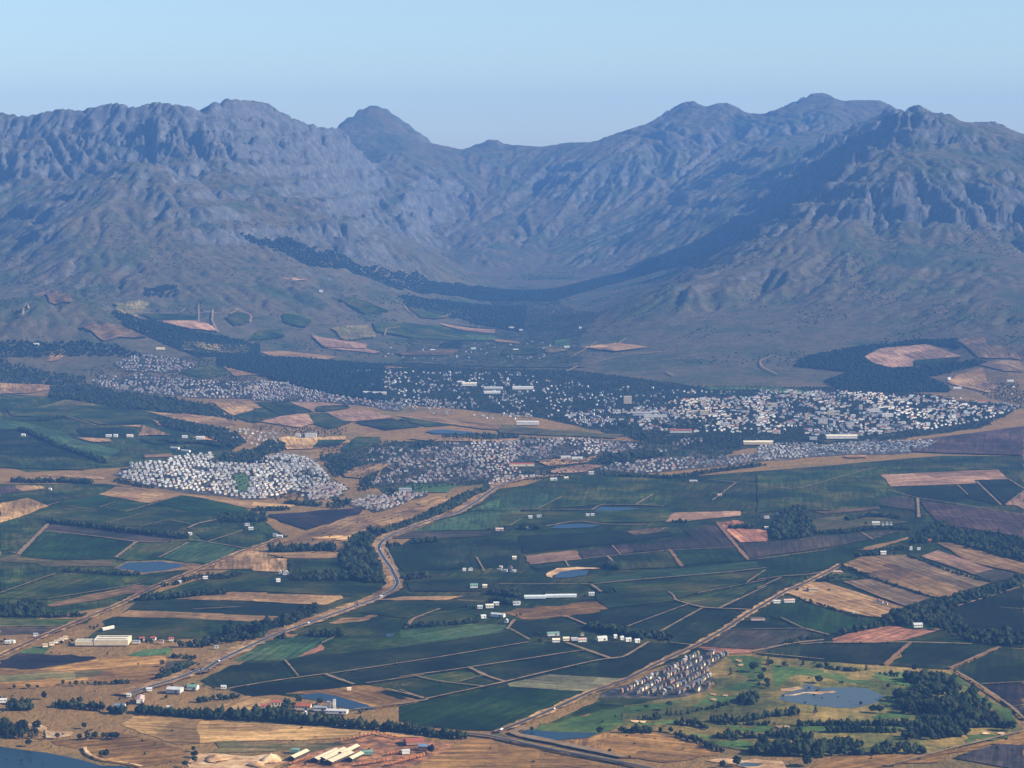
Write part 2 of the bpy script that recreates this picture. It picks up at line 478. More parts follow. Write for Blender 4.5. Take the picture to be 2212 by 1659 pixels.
# ---------------------------------------------------------------- field materials
def field_mat(name, c1, c2, c3, patch=0.006, streak=0.6, grain=0.5, parcel=0.8):
    t = NT(name)
    p = t.pos()
    oi = t.n('ObjectInfo')
    at = t.n('Attribute', attribute_name='row').outputs['Vector']
    rows = t.noise(1.0, 3, at, 0.65)
    dk = tuple(q * 0.72 for q in c1); lt = tuple(q * 1.3 for q in c3)
    base = t.ramp(t.noise(patch, 5, p, 0.65), [(0.30, dk), (0.42, c1), (0.5, c2), (0.6, c3), (0.72, lt)])
    # parcels of the same crop planted in other years
    vm = t.n('Vectormath' if False else 'VectorMath', operation='MULTIPLY'); t.l(at, vm.inputs[0]); vm.inputs[1].default_value = (1.1, 0.085, 1.0)
    vo = t.n('TexVoronoi', distance='CHEBYCHEV'); vo.inputs['Scale'].default_value = 1.0; vo.inputs['Randomness'].default_value = 0.7; t.l(vm.outputs[0], vo.inputs['Vector'])
    sp = t.n('SeparateColor'); t.l(vo.outputs['Color'], sp.inputs[0])
    base = t.mix(parcel, base, t.ramp(sp.outputs[0], [(0.0, (0.30, 0.30, 0.30)), (1.0, (0.70, 0.70, 0.70))]), 'OVERLAY')
    base = t.mix(streak, base, t.ramp(rows, [(0.38, (0.15, 0.15, 0.15)), (0.62, (0.85, 0.85, 0.85))]), 'OVERLAY')
    base = t.mix(grain, base, t.ramp(t.noise(0.06, 5, p, 0.78), [(0.36, (0.15, 0.15, 0.15)), (0.64, (0.85, 0.85, 0.85))]), 'OVERLAY')
    hs = t.n('HueSaturation'); t.l(base, hs.inputs['Color'])
    mr = t.n('MapRange'); t.l(oi.outputs['Random'], mr.inputs[0]); mr.inputs[3].default_value = 0.72; mr.inputs[4].default_value = 1.35
    t.l(mr.outputs[0], hs.inputs['Value'])
    t.col(hs.outputs[0])
    return t.m
field_mat('vd', (0.003, 0.008, 0.002), (0.006, 0.014, 0.003), (0.016, 0.021, 0.006))
field_mat('vm', (0.008, 0.020, 0.003), (0.020, 0.034, 0.004), (0.046, 0.046, 0.010))
field_mat('vg', (0.004, 0.015, 0.002), (0.007, 0.023, 0.003), (0.013, 0.028, 0.005))
field_mat('vl', (0.020, 0.046, 0.016), (0.028, 0.056, 0.019), (0.040, 0.062, 0.024))
field_mat('vb', (0.024, 0.024, 0.015), (0.038, 0.030, 0.020), (0.054, 0.038, 0.025))
field_mat('burnt', (0.008, 0.007, 0.009), (0.012, 0.010, 0.012), (0.026, 0.018, 0.016))
field_mat('purple', (0.034, 0.020, 0.019), (0.048, 0.028, 0.025), (0.066, 0.038, 0.030))
field_mat('tan', (0.165, 0.094, 0.038), (0.215, 0.124, 0.050), (0.26, 0.154, 0.064))
field_mat('tanbr', (0.088, 0.060, 0.031), (0.115, 0.074, 0.037), (0.150, 0.095, 0.048))
field_mat('gold', (0.23, 0.135, 0.046), (0.30, 0.175, 0.062), (0.34, 0.205, 0.080))
field_mat('red', (0.16, 0.066, 0.036), (0.21, 0.088, 0.048), (0.25, 0.112, 0.062))
field_mat('redbr', (0.155, 0.080, 0.022), (0.215, 0.112, 0.030), (0.285, 0.152, 0.044))
field_mat('pinktan', (0.18, 0.102, 0.060), (0.22, 0.126, 0.074), (0.26, 0.150, 0.090))
field_mat('pal', (0.095, 0.092, 0.044), (0.12, 0.110, 0.054), (0.145, 0.125, 0.064))
field_mat('olive', (0.070, 0.066, 0.022), (0.105, 0.088, 0.030), (0.15, 0.105, 0.040))
field_mat('rough', (0.054, 0.060, 0.014), (0.115, 0.096, 0.022), (0.20, 0.135, 0.036), streak=0.25, parcel=0.15)
field_mat('fair', (0.040, 0.078, 0.015), (0.058, 0.104, 0.021), (0.090, 0.118, 0.026), streak=0.2, parcel=0.15)
field_mat('gr', (0.035, 0.078, 0.022), (0.048, 0.096, 0.028), (0.066, 0.100, 0.033), streak=0.2, parcel=0.15)
field_mat('sand', (0.38, 0.22, 0.105), (0.48, 0.30, 0.15), (0.56, 0.38, 0.21), patch=0.02, streak=0.2, parcel=0.15)
field_mat('claybr', (0.12, 0.060, 0.032), (0.19, 0.088, 0.040), (0.28, 0.125, 0.052), patch=0.03, streak=0.25, parcel=0.15)
field_mat('orange', (0.34, 0.16, 0.06), (0.42, 0.21, 0.08), (0.46, 0.25, 0.10))
field_mat('slate', (0.032, 0.027, 0.030), (0.042, 0.034, 0.035), (0.055, 0.043, 0.039))
field_mat('urban', (0.034, 0.038, 0.032), (0.055, 0.052, 0.045), (0.10, 0.082, 0.066), patch=0.03, streak=0.2, parcel=0.15)
field_mat('urbangreen', (0.014, 0.024, 0.010), (0.026, 0.034, 0.015), (0.070, 0.058, 0.032), patch=0.015, streak=0.2, parcel=0.15)
t = NT('asphalt'); t.col(t.ramp(t.noise(0.15, 3, t.pos()), [(0.3, (0.034, 0.034, 0.040)), (0.7, (0.052, 0.052, 0.058))]))
t = NT('dirt'); t.col(t.ramp(t.noise(0.05, 4, t.pos()), [(0.3, (0.15, 0.098, 0.055)), (0.55, (0.22, 0.150, 0.085)), (0.75, (0.29, 0.21, 0.13))]))
t = NT('reddirt'); t.col(t.ramp(t.noise(0.04, 4, t.pos()), [(0.3, (0.14, 0.075, 0.038)), (0.55, (0.20, 0.112, 0.060)), (0.75, (0.26, 0.155, 0.088))]))
t = NT('paint', 0.7); t.col((0.75, 0.75, 0.72))
t = NT('water', 0.32, 0.22); t.col(t.ramp(t.noise(0.004, 2, t.pos()), [(0.3, (0.006, 0.018, 0.026)), (0.7, (0.012, 0.028, 0.036))]))
t.bump(t.noise(0.25, 3, t.pos()), 0.25, 0.5)
t = NT('murky', 0.32, 0.3); t.col((0.060, 0.078, 0.068)); t.bump(t.noise(0.25, 3, t.pos()), 0.25, 0.5)

LAYER = [0]
def clean(poly):
    out = [poly[0]]
    for p in poly[1:]:
        if math.dist(p, out[-1]) > 0.5: out.append(p)
    if math.dist(out[0], out[-1]) < 0.5: out.pop()
    return np.array(out)
def inside(poly, x, y):
    r = np.zeros(x.shape, bool)
    n = len(poly)
    for i in range(n):
        x1, y1 = poly[i]; x2, y2 = poly[(i + 1) % n]
        if y1 == y2: continue
        r ^= ((y1 > y) != (y2 > y)) & (x < (x2 - x1) * (y - y1) / (y2 - y1) + x1)
    return r
def dens(poly, step, jit=0.0):
    out = []
    for a, b in zip(poly, np.roll(poly, -1, 0)):
        k = max(1, int(math.dist(a, b) / step))
        nrm = np.array([-(b - a)[1], (b - a)[0]]) / (math.dist(a, b) + 1e-6)
        for i in range(k):
            q = a + (b - a) * i / k
            if i and jit: q = q + nrm * float(rng.normal()) * jit
            out.append(q)
    return np.array(out)
def drape(name, poly, mat, off, step=None, kind='structure', jit=0.0):
    poly = clean([tuple(p) for p in poly])
    ext = max(np.ptp(poly[:, 0]), np.ptp(poly[:, 1]))
    step = step or max(12.0, min(60.0 if off < 4.5 else 16.0, ext / 9))
    b = dens(poly, step, jit)
    xs = np.arange(poly[:, 0].min(), poly[:, 0].max(), step); ys = np.arange(poly[:, 1].min(), poly[:, 1].max(), step)
    gx, gy = np.meshgrid(xs, ys)
    k = inside(poly, gx, gy)
    pts = [Vector(p) for p in b] + [Vector((x, y)) for x, y in zip(gx[k] + rng.uniform(-2, 2, k.sum()), gy[k] + rng.uniform(-2, 2, k.sum()))]
    nb = len(b)
    r = delaunay_2d_cdt(pts, [(i, (i + 1) % nb) for i in range(nb)], [], 1, 0.05)
    if not r[2]: return None
    v = np.array([(p.x, p.y) for p in r[0]])
    z = HZ(v[:, 0], v[:, 1]) + off
    tri = np.array([f for f in r[2] if len(f) == 3])
    a, c_, d_ = v[tri[:, 0]], v[tri[:, 1]], v[tri[:, 2]]
    flip = ((c_ - a)[:, 0] * (d_ - a)[:, 1] - (c_ - a)[:, 1] * (d_ - a)[:, 0]) < 0
    tri[flip] = tri[flip][:, ::-1]
    o = mesh_obj(name, np.column_stack([v, z]), tri, mat, smooth_=True)
    # crop rows run along the longest side
    e = np.roll(poly, -1, 0) - poly
    L = np.hypot(e[:, 0], e[:, 1]); i = int(L.argmax()); dx, dy = e[i] / L[i]
    at = o.data.attributes.new('row', 'FLOAT_VECTOR', 'POINT')
    rv = np.column_stack([(v[:, 0] * dx + v[:, 1] * dy) * 0.006, (-v[:, 0] * dy + v[:, 1] * dx) * 0.10, np.zeros(len(v))])
    at.data.foreach_set('vector', rv.astype(np.float32).ravel())
    o['kind'] = kind
    return o
WORDS = {'vd': 'vineyard', 'vm': 'vineyard', 'vg': 'vineyard', 'vl': 'vineyard', 'vb': 'vineyard', 'burnt': 'burnt_field', 'purple': 'ploughed_field',
         'tan': 'fallow_field', 'tanbr': 'fallow_field', 'gold': 'stubble_field', 'red': 'ploughed_field', 'redbr': 'dry_field', 'pinktan': 'fallow_field',
         'pal': 'stubble_field', 'olive': 'grass_field', 'rough': 'golf_rough', 'fair': 'fairway', 'gr': 'lawn', 'sand': 'sand_ground', 'claybr': 'clay_yard_ground',
         'orange': 'bare_ground', 'slate': 'ploughed_field', 'urban': 'street_ground', 'urbangreen': 'garden_ground', 'water': 'pond_water', 'murky': 'pond_water'}
def F(tile, mat, pts, base=None):
    far = tile in 'mno' or (tile in 'abcdW' and mat not in ('water',))
    LAYER[0] += 1
    off = (0.35 + 0.012 * LAYER[0]) if base is None else base
    if tile in 'mno': off += 5.0
    elif tile in 'abcd': off += 0.7
    soft = {'urban': 9, 'urbangreen': 10, 'rough': 6, 'fair': 7, 'redbr': 8, 'olive': 8, 'gold': 4, 'sand': 4, 'claybr': 6, 'orange': 5, 'burnt': 5}.get(mat, 2.0)
    return drape(WORDS[mat] + '_ground' if False else WORDS[mat], ground(tile, pts), mat, off, jit=soft)

# broad base patches
F('W', 'vm', [(850,1190),(1040,1060),(1250,1035),(1500,1028),(1800,1005),(2030,985),(2212,985),(2212,1400),(1560,1400),(1300,1480),(800,1530),(440,1480),(600,1390),(860,1265)])
F('W', 'vm', [(0,1045),(230,1045),(520,1092),(620,1160),(560,1190),(400,1235),(300,1300),(0,1350)])
F('W', 'vm', [(0,850),(200,862),(360,880),(520,960),(480,990),(260,1010),(60,1020),(0,1005)])
F('W', 'vm', [(310,1290),(600,1200),(800,1185),(860,1265),(700,1330),(430,1380),(170,1390)])
F('W', 'urbangreen', [(480,785),(830,785),(1230,800),(1500,835),(1900,838),(2212,880),(2120,925),(1900,955),(1500,975),(1150,900),(850,872),(640,835)])
F('W', 'urbangreen', [(700,985),(850,955),(1100,945),(1450,955),(1620,965),(1500,1010),(1280,1030),(1180,1030),(1000,1050),(840,1070),(780,1040)])
F('W', 'urbangreen', [(900,700),(1240,690),(1260,795),(870,785)], 4.5)
F('b', 'urban', [(0,1080),(200,1000),(480,1040),(640,1220),(500,1290),(100,1380),(0,1380)])
F('a', 'urban', [(930,1170),(1100,1090),(1300,1070),(1600,1010),(1760,1000),(1800,1080),(2212,1100),(2212,1380),(2000,1380),(1700,1340),(1200,1270),(1000,1200)])
F('a', 'urban', [(940,270),(1050,200),(1200,190),(1420,210),(1600,240),(1620,290),(1420,330),(1300,330),(1050,310)])
F('a', 'urban', [(760,400),(940,380),(1200,340),(1400,370),(1750,400),(2212,420),(2212,550),(1650,540),(1300,510),(960,480)])
F('b', 'urban', [(0,390),(300,420),(480,480),(800,540),(1000,560),(1300,590),(1200,650),(900,600),(600,575),(0,560)])
F('b', 'urban', [(350,1330),(640,1230),(800,1300),(700,1370),(500,1400)])
F('b', 'urban', [(750,1420),(950,1360),(1200,1330),(1450,1330),(1200,1440),(1000,1490)])
F('b', 'urban', [(1040,1080),(1300,990),(1600,910),(2212,900),(2212,1180),(1800,1230),(1300,1250),(960,1260),(1180,1150)])
F('c', 'urban', [(0,900),(700,880),(1100,900),(1180,960),(1000,1000),(700,1010),(300,1050),(0,1080)])
F('c', 'urban', [(800,1150),(950,1090),(1300,1050),(2212,1000),(2212,1060),(1700,1120),(1200,1165)])
F('d', 'urban', [(0,920),(600,930),(900,900),(1500,895),(1400,960),(1250,1000),(700,1012),(0,1065)])
F('T', 'urban', [(0,930),(560,720),(900,540),(1240,515),(1265,570),(1160,620),(1060,690),(1130,790),(1050,920),(600,985),(0,965)])
PLAN = '''
P vd 1270,95 1440,20 2212,0 2212,135 1300,97
P tan 1110,165 1270,102 2212,137 2212,190 1170,167
P vm 1010,210 1110,170 2212,195 2212,370 1830,375 1090,350
P vm 0,185 900,190 860,230 650,260 0,265
P vb 0,275 640,275 560,330 0,350
P gr 200,520 330,460 510,465 440,535 220,535
P redbr 0,690 300,690 700,640 960,580 1420,560 1680,545 1640,700 1540,800 1340,830 900,830 0,880
P burnt 0,600 170,530 700,540 930,560 960,580 640,640 240,690 0,670
P gr 1260,550 1420,490 1700,475 1680,540 1420,560
P olive 0,790 60,740 560,710 1040,705 930,760 400,790 0,810
P vb 1660,610 1900,590 1960,620 1700,730 1620,720
P sand 150,1210 260,1200 420,1240 460,1290 730,1310 700,1340 480,1370 380,1290
P gold 1190,1230 1320,1150 2212,1190 2212,1400 1750,1430 1600,1390
P redbr 500,1390 1200,1320 1600,1400 1800,1470 1870,1600 1300,1659 900,1560 820,1480
P water 0,1450 200,1480 450,1510 700,1560 830,1590 1000,1640 1200,1640 1300,1660 1350,1760 0,1760
Q vd 0,30 1050,50 1210,75 800,200 0,115
Q tan 0,135 770,165 760,200 620,225 0,190
Q vm 0,200 600,230 300,280 240,370 0,420
Q vm 870,330 1700,30 2212,0 2212,160 2030,220 2020,290 1800,350 1350,370 1100,330 920,340
Q tan 1270,230 1400,180 1600,175 1740,130 1760,160 1640,205 1340,240
Q vl 340,600 720,370 1330,380 1200,440 960,570 840,600
Q red 960,570 1200,440 1230,470 1220,495 1100,535
Q vm 1220,500 1330,390 1850,380 2212,300 2212,440 1400,530
Q vd 840,610 1100,545 1400,530 2212,440 2212,600 1270,745 980,770
Q vd 0,800 300,650 840,610 970,770 400,870 120,860
Q water 1830,350 1850,335 1920,335 1910,360 1850,370
Q vd 290,890 1210,760 1500,850 1400,880 830,930 500,960
Q vd 1280,745 2212,620 2212,760 1640,840 1520,845
Q redbr 840,930 1520,850 1640,845 2190,990 2180,1010 1740,1080 1560,1090 1200,1000 1030,930
Q vd 1740,910 1840,900 2040,975 1990,990
Q water 990,935 1180,920 1320,945 1520,1000 1750,1080 1620,1090 1480,1080 1210,1000 1040,980
Q gold 0,1130 480,950 800,1000 600,1040 560,1080 200,1140
Q gold 0,1200 900,1240 1700,1310 2212,1340 2212,1360 1000,1390 200,1400 0,1420
Q olive 150,1410 1500,1420 1700,1480 700,1500 100,1510
Q claybr 800,1690 1000,1530 1500,1420 1700,1330 2212,1380 2400,1420 2560,1400 2400,1560 2212,1690
Q sand -130,1620 -60,1540 0,1520 180,1520 500,1550 640,1530 760,1525 800,1560 880,1600 700,1690 -200,1690
R vm 0,20 440,10 800,40 740,90 400,100 110,200 0,210
R vm 70,280 130,200 400,105 760,95 800,160 650,190
R vl 0,300 250,290 700,240 1050,250 1090,300 950,330 0,470
R vd 0,470 950,335 1090,310 1270,405 1160,450 420,570 0,640
R redbr 1000,130 1830,20 1950,20 2050,100 1640,170 1230,200 1150,170
R vd 1080,290 1140,210 1630,175 1860,270 1760,310 1280,370
R vd 1650,170 2050,110 2212,90 2212,330 1870,265
R vd 440,580 1160,455 1620,430 1830,505 700,680 600,640
R vd 0,650 420,585 520,620 640,650 520,700 0,770
R vd 1740,455 1890,420 2212,420 2212,560 2110,575
R vd 700,690 1840,515 2020,595 1050,825
R vm 180,765 530,710 740,720 820,760 580,825 380,820
R vm 590,830 820,765 1010,825 850,870
R vm 0,780 160,775 820,870 250,980 30,910 0,900
R pal 1060,830 1480,740 2212,780 2180,810 1900,915 1080,860
R vd 1500,740 1900,640 2212,600 2212,780
R vg 0,1050 280,1005 1050,860 1890,915 1000,1300 640,1290 300,1260 0,1200
R redbr 700,1380 900,1380 1500,1530 2212,1670 1400,1690 -60,1690 300,1560
R olive 900,1330 1000,1320 1180,1385 1900,1540 2212,1600 2212,1625 1500,1490
T rough 0,1080 350,1010 800,970 1060,900 1150,830 1060,700 1240,560 1320,545 1640,560 2212,620 2212,1560 1450,1500 1180,1450 760,1340 600,1310 0,1250
U rough 0,600 840,660 1240,690 1480,700 1560,760 2150,1230 2212,1280 1650,1430 1200,1530 340,1540 0,1540
R vm 1320,1290 1950,1000 2212,960 2212,1060 1880,1120 1560,1220
R fair 1250,1290 1700,1160 2212,1060 2212,1200 1980,1320 1540,1330
R redbr 1550,1395 1880,1365 2000,1330 2212,1330 2212,1560 1850,1480
R water 1170,1320 1250,1290 1560,1310 1950,1320 1880,1360 1550,1390 1300,1370
T fair 1230,560 1500,560 1650,700 1560,870 1130,890 1500,780 1330,720 1300,600
T fair 0,1130 300,1060 700,1010 900,1000 600,1080 0,1170
T fair 880,1060 1310,1000 1380,950 1150,960 1040,935 1000,1010
T fair 1200,1240 1700,1260 1620,1310 1300,1290
T fair 0,1230 800,1200 840,1220 60,1250
T fair 800,1290 1000,1330 1100,1400 1450,1400 1440,1480 1150,1430
T fair 1700,640 2212,700 2212,740 1900,760 1740,880 1690,760
T redbr 0,1390 200,1330 560,1310 780,1370 1130,1470 1170,1540 620,1610 0,1540
T sand 1040,1590 1250,1570 1800,1600 1850,1680 1500,1680 1250,1620
T murky 1360,1625 1440,1610 1620,1620 1560,1650 1400,1650
T vm 0,970 600,985 400,1030 0,1080
T vd 1530,530 2000,420 2212,440 2212,600 1640,560
T red 960,480 1000,465 1430,490 1500,530 1200,540
T vb 1010,465 1260,310 2000,295 2200,350 2120,380 1800,440 1520,490
T vg 1520,160 1700,60 1900,30 2212,60 2212,340 2010,290 1800,200 1600,160
T vd 1270,300 1400,210 1880,260 2000,290
T vd 180,310 860,60 1000,100 590,330
T vd 600,330 1010,100 1460,130 1440,160 960,460 690,430
T vd 0,100 730,20 860,60 160,315 0,290
T vd 750,10 1370,0 1160,95 900,60
T vd 1180,95 1380,0 1690,0 1500,105
T vd 0,610 480,430 690,435 950,465 250,780 0,770
T vd 0,430 400,440 480,430 220,585 60,590 0,560
U murky -215,990 -180,940 -20,900 40,880 20,845 90,840 200,870 500,870 660,880 760,920 840,965 700,1040 560,1070 400,1075 250,1060 0,1030 -130,1010
U sand -180,948 -20,928 330,905 360,913 320,926 0,940 -170,962
T sand 1780,902 1960,860 2005,885 1900,905 1800,914
U vg 0,40 60,40 240,90 560,190 820,200 400,310 280,355 50,290 0,280
U red 320,390 470,340 830,270 950,260 1050,290 1160,300 1400,290 1050,400 700,430 330,430
U vm 1060,405 1400,300 1700,340 1640,440
U vd 0,470 210,440 1070,440 840,640 700,640 0,595
U vd 890,650 1110,440 1900,470 1960,480 1480,690 1240,680
U vd 1520,690 1990,480 2212,490 2212,820 1790,845 1560,720
U burnt 1790,855 2212,830 2212,1050 2090,1070
U burnt 2100,1080 2212,1060 2212,1200
U fair 1520,760 1600,800 1720,880 2100,1150 2150,1230 1900,1150 1700,930
U fair 700,720 1070,720 1160,850 1120,890 800,800
U fair 0,1260 500,1250 1100,1265 900,1300 0,1310
U fair 1640,1340 2050,1320 2060,1350 1640,1430
U fair 0,700 400,740 600,800 850,860 500,820 0,740
U fair 800,1010 950,970 960,1000 860,1050
U fair 700,1120 1090,1130 1050,1190 700,1170
U redbr 350,1545 1200,1530 2212,1330 2212,1440 1700,1490 860,1690 100,1690
U slate 1510,1570 1700,1500 1950,1430 2212,1440 2212,1690 1800,1620
U vd 1500,90 1750,10 2212,0 2212,480 1700,430
A gold 0,305 230,262 410,330 180,415 0,470
A vm 0,250 150,230 250,215 500,295 410,330 235,262 0,300
A purple 0,180 110,160 180,210 0,235
A tan 110,155 360,165 370,185 180,210
A tan 340,75 640,40 870,95 860,110 780,105 560,90
A vm 430,215 780,160 930,175 820,230 500,290
A tan 820,235 960,170 1560,240 2212,320 2212,350 2050,345 1700,270 1500,240 1240,305 1180,300
A vg 500,310 820,240 990,290 840,350
A vm 840,350 990,295 1170,300 1240,325 1040,385
A vm 420,340 500,310 1040,390 1160,405 900,475 540,440 240,400
A vm 920,480 1170,410 1240,335 1700,410 1720,420 1560,480 1400,450 1160,505
A vm 1170,510 1400,455 1580,485 1500,560 1300,545
A vg 1260,305 1500,250 1700,275 2050,350 1960,420 1700,400
A vm 0,480 180,420 420,410 420,470 160,690 0,700
A vb 370,530 415,475 1300,590 1480,610 1270,635 1110,630
A vg 160,745 370,545 1110,635 960,765 500,780
A vm 970,765 1130,645 1400,640 1560,640 1320,765 1090,790
A vl 1340,765 1570,635 1730,630 2040,695 1780,805 1560,800
A olive 0,770 150,690 160,750 500,785 960,780 940,830 500,835 0,790
A vm 0,800 500,840 470,900 200,980 0,1060
A vm 0,1070 480,910 900,940 860,1030 390,1105 0,1100
A tan 940,850 1060,795 1340,785 1620,810 1760,860 1400,880 1180,905
A water 960,850 1060,800 1340,790 1560,825 1400,865 1200,885
A vm 1190,900 1330,880 1560,860 1440,930 1300,980 1040,975
A tan 390,1160 450,1130 940,1030 1160,980 1230,1000 1160,1050 880,1100 440,1170
A vm 1600,960 2212,920 2212,1040 1920,1040 1280,1110 1200,1090
A tan 1450,1105 1920,1045 2212,1050 2212,1120 1700,1115
A tan 1800,800 2060,700 2212,660 2212,850 1760,860
A vm 1740,630 2040,540 2212,550 2212,650 2060,690
A vm 1620,560 1890,490 2050,530 1730,630
B gold 0,300 330,320 330,345 0,330
B burnt 130,400 700,360 910,345 880,400 600,480 440,530 200,440
B tan 40,720 440,560 800,420 1000,430 1050,500 850,560 600,640 180,690
B gold 470,590 850,570 780,620 560,610
B tan 0,760 280,770 270,880 0,870
B tan 60,720 710,715 700,770 280,765
B vm 290,775 720,770 1000,830 860,880 300,880
B vm 60,1040 100,1000 700,960 1060,1000 900,1080 740,1075
B tan 0,1060 730,1075 750,1100 600,1155 0,1125
B gr 1180,190 1320,150 1700,150 1600,220 1330,220
B gold 1350,310 1590,230 1660,280 1500,350
B tan 920,440 1400,320 1540,330 1440,410 1060,500
B vl 1560,450 1830,380 2212,370 2212,480 1920,530 1300,540
B vl 1800,370 2100,240 2212,230 2212,370
B vb 1150,600 1300,540 1980,540 1970,580 1560,600
B vd 1110,660 1700,640 2000,600 2212,620 2212,830 1250,870 1130,750
B vd 1270,960 1900,930 2000,990 1900,1040 1300,1040
B tan 1010,1115 1250,1085 1760,1080 1600,1115
B vm 700,1240 1010,1120 1640,1120 2000,1160 1550,1190 1320,1270 880,1220
C vm 0,240 400,90 800,80 1450,100 1400,330 820,320 300,360 0,370
C vl 0,250 210,190 500,260 310,360 0,370
C vm 0,390 760,370 1380,340 1440,390 1380,460 700,470 0,490
C water 770,365 840,340 1060,345 1160,355 900,375
C water 420,515 470,485 640,480 840,490 760,510 560,520
C pinktan 1370,465 1440,390 1990,375 2000,410 1560,455
C red 1800,470 1960,450 2050,470 1940,520 2212,530 2212,625 1990,635
C vd 190,720 160,580 1000,540 1080,570 1400,540 1450,580 1000,640
C tanbr 1040,540 1230,520 1400,510 1320,550 1120,575
C vb 1520,530 1800,480 1960,670 1100,710 1080,660 1600,590
C vb 640,710 930,670 1000,740 700,775
C pinktan 200,745 620,700 680,775 250,820
C purple 940,665 1060,650 1110,715 1000,735
C vd 250,825 890,755 940,800 700,860 560,840 300,860
C vm 900,755 1400,705 1510,840 1240,850 950,860
C vg 1440,705 1950,680 2060,785 1750,800 1520,830
C vb 1970,640 2212,640 2212,770 2070,785
C vl 740,960 1000,880 1540,850 2212,780 2212,850 1860,890 1080,950 800,980
C sand 380,905 470,850 640,840 840,850 660,860 490,880 440,930
C water 450,930 490,880 640,865 740,870 700,910 560,930
C vb 760,1000 1090,955 1320,960 1250,1000 840,1060
C vm 790,990 2212,860 2050,970 1600,1060 1440,1120 900,1180 800,1110
C vm 1450,1120 2212,960 2010,1070 1820,1190 1670,1180 1560,1150
D vm 0,70 1000,10 1600,0 2000,25 1010,75 1100,170 1300,290 900,350 500,370 0,380
D pinktan 1020,75 2000,30 2080,110 1800,115 1820,145 1280,165 1110,170
D vd 1300,170 1660,165 1740,240 1560,300 1220,245
D vd 1680,165 1820,145 2010,320 1760,270
D vd 1830,120 2080,110 2212,200 2050,320
D pinktan 2060,325 2212,215 2212,360 2150,330
D purple 1350,290 2212,400 2212,590 1500,480
D vb 1010,250 1300,270 1310,370 1020,330
D tanbr 480,380 1010,335 1020,360 560,400
D olive 380,450 900,400 1260,465 900,500 500,540
D vb 0,640 460,590 870,560 1200,540 960,610 500,690 0,760
D vg 0,780 580,695 1000,610 1300,545 1290,590 1060,640 830,700 660,830 370,900 0,950
D tan 820,700 1260,590 1240,610 950,700
D tan 700,820 860,755 960,750 1720,1040 1560,1100 1440,1080 960,930
D tanbr 960,750 1240,740 1940,970 1720,1040
D pinktan 1360,750 1500,700 1960,860 1790,900
D tan 1490,640 1600,640 2212,810 2212,900 1740,790
D vb 1790,900 1960,860 2200,900 1960,970
D tan 230,1050 420,970 560,965 1230,1180 1060,1260 920,1250 500,1160
D tanbr 700,960 960,940 1440,1100 1230,1170
D vm 580,870 720,880 880,940 600,960
D vd 1620,1185 2212,1015 2212,1400 1600,1300
a tan 0,420 410,430 420,470 260,500 0,505
a vm 60,640 250,630 400,590 560,550 860,600 1240,680 1200,750 820,760 600,700 320,700 100,690
a olive 260,630 560,553 840,605 660,600 400,610
a vl 0,720 180,740 560,840 600,880 1000,980 860,1070 480,930 170,800 0,800
a vd 0,800 180,810 480,940 840,1080 500,1090 0,1000
a tan 1080,635 1330,665 1850,700 1960,770 1900,800 1500,730 1200,650
a tan 1270,725 1460,770 1320,775
a tan 1140,860 1190,770 1420,850 1240,850
a tan 620,870 900,880 930,905 780,910
a tan 1000,775 1180,765 1160,785
a orange 1600,870 1740,850 1880,885 1800,905
a vd 640,800 1000,790 1140,800 1100,850 700,870
a vm 1150,880 1420,860 1600,900 1300,930
a tan 1190,1015 1420,1005 1450,1030 1200,1040
a vm 0,1020 500,1030 860,1090 700,1140 0,1120
a tan 1760,580 2080,570 2180,620 1930,690
a vm 1940,690 2180,630 2212,640 2212,740 2060,740
a tan 1840,270 1960,300 2180,345 1950,360 1900,320
a vm 1480,330 1760,270 1900,340 1700,380
a tan 380,240 440,150 540,140 540,190 480,230
a gr 1940,1180 2030,1170 2065,1230 2050,1310 1990,1350 1960,1260
a vm 1000,1130 1250,1120 1240,1145 1020,1140
b vm 0,630 60,625 240,695 60,740 0,750
b vm 0,580 130,575 380,665 250,690
b vm 140,570 290,575 500,660 380,665
b pinktan 290,575 560,575 740,600 560,610 510,660
b vm 500,655 520,615 780,600 800,625 600,655
b pinktan 60,740 250,690 440,675 600,740 480,760 380,790
b vm 450,675 590,665 820,745 640,800 510,760
b pinktan 600,660 900,640 1180,700 1100,715 830,740 740,730
b vm 840,745 1160,715 1400,780 1100,810
b vm 1200,715 1380,710 1800,755 1440,780
b tan 1180,690 1500,700 1780,740 2212,790 2212,820 1900,800 1500,745
b water 1430,820 1560,805 1850,830 1740,845 1500,840
b gold 210,870 330,860 470,880 540,870 770,860 800,910 480,965 280,970
b vm 490,960 540,890 780,890 720,930
b vm 720,970 860,865 1060,870 1050,920 760,990
b tan 1270,880 1480,870 1900,890 2212,880 2212,900 1500,905
b pinktan 600,70 740,90 1060,160 1000,170 620,130
b pinktan 1080,275 1290,290 1100,300
b tan 1400,180 1800,200 2212,220 1900,240 1480,200
b tan 60,160 240,150 700,200 460,250 160,200
b tan 700,1150 1000,1090 1160,1090 900,1210 760,1200
c olive 0,760 350,800 1050,850 960,880 0,830
c pinktan 420,1140 730,1095 860,1110 700,1160 430,1170
c tan 290,1060 720,1040 810,1020 720,1080 400,1110
c gr 1660,450 2212,455 2212,475 1740,475
d gr 0,455 120,455 300,470 560,505 300,515 0,475
d pinktan 880,205 1030,130 1400,95 1700,195 1300,225 1290,280 1110,290 960,250
d vm 1300,220 1700,195 1660,240 1310,270
d tanbr 1650,60 1890,30 1900,90 2212,190 2212,230 1840,210
d tan 1570,410 1660,350 1870,290 1900,400 2020,440 1920,500 1620,430
d tanbr 1840,270 1930,235 2212,240 2212,330 2050,320
d tan 1530,535 1790,545 1880,580 1700,575
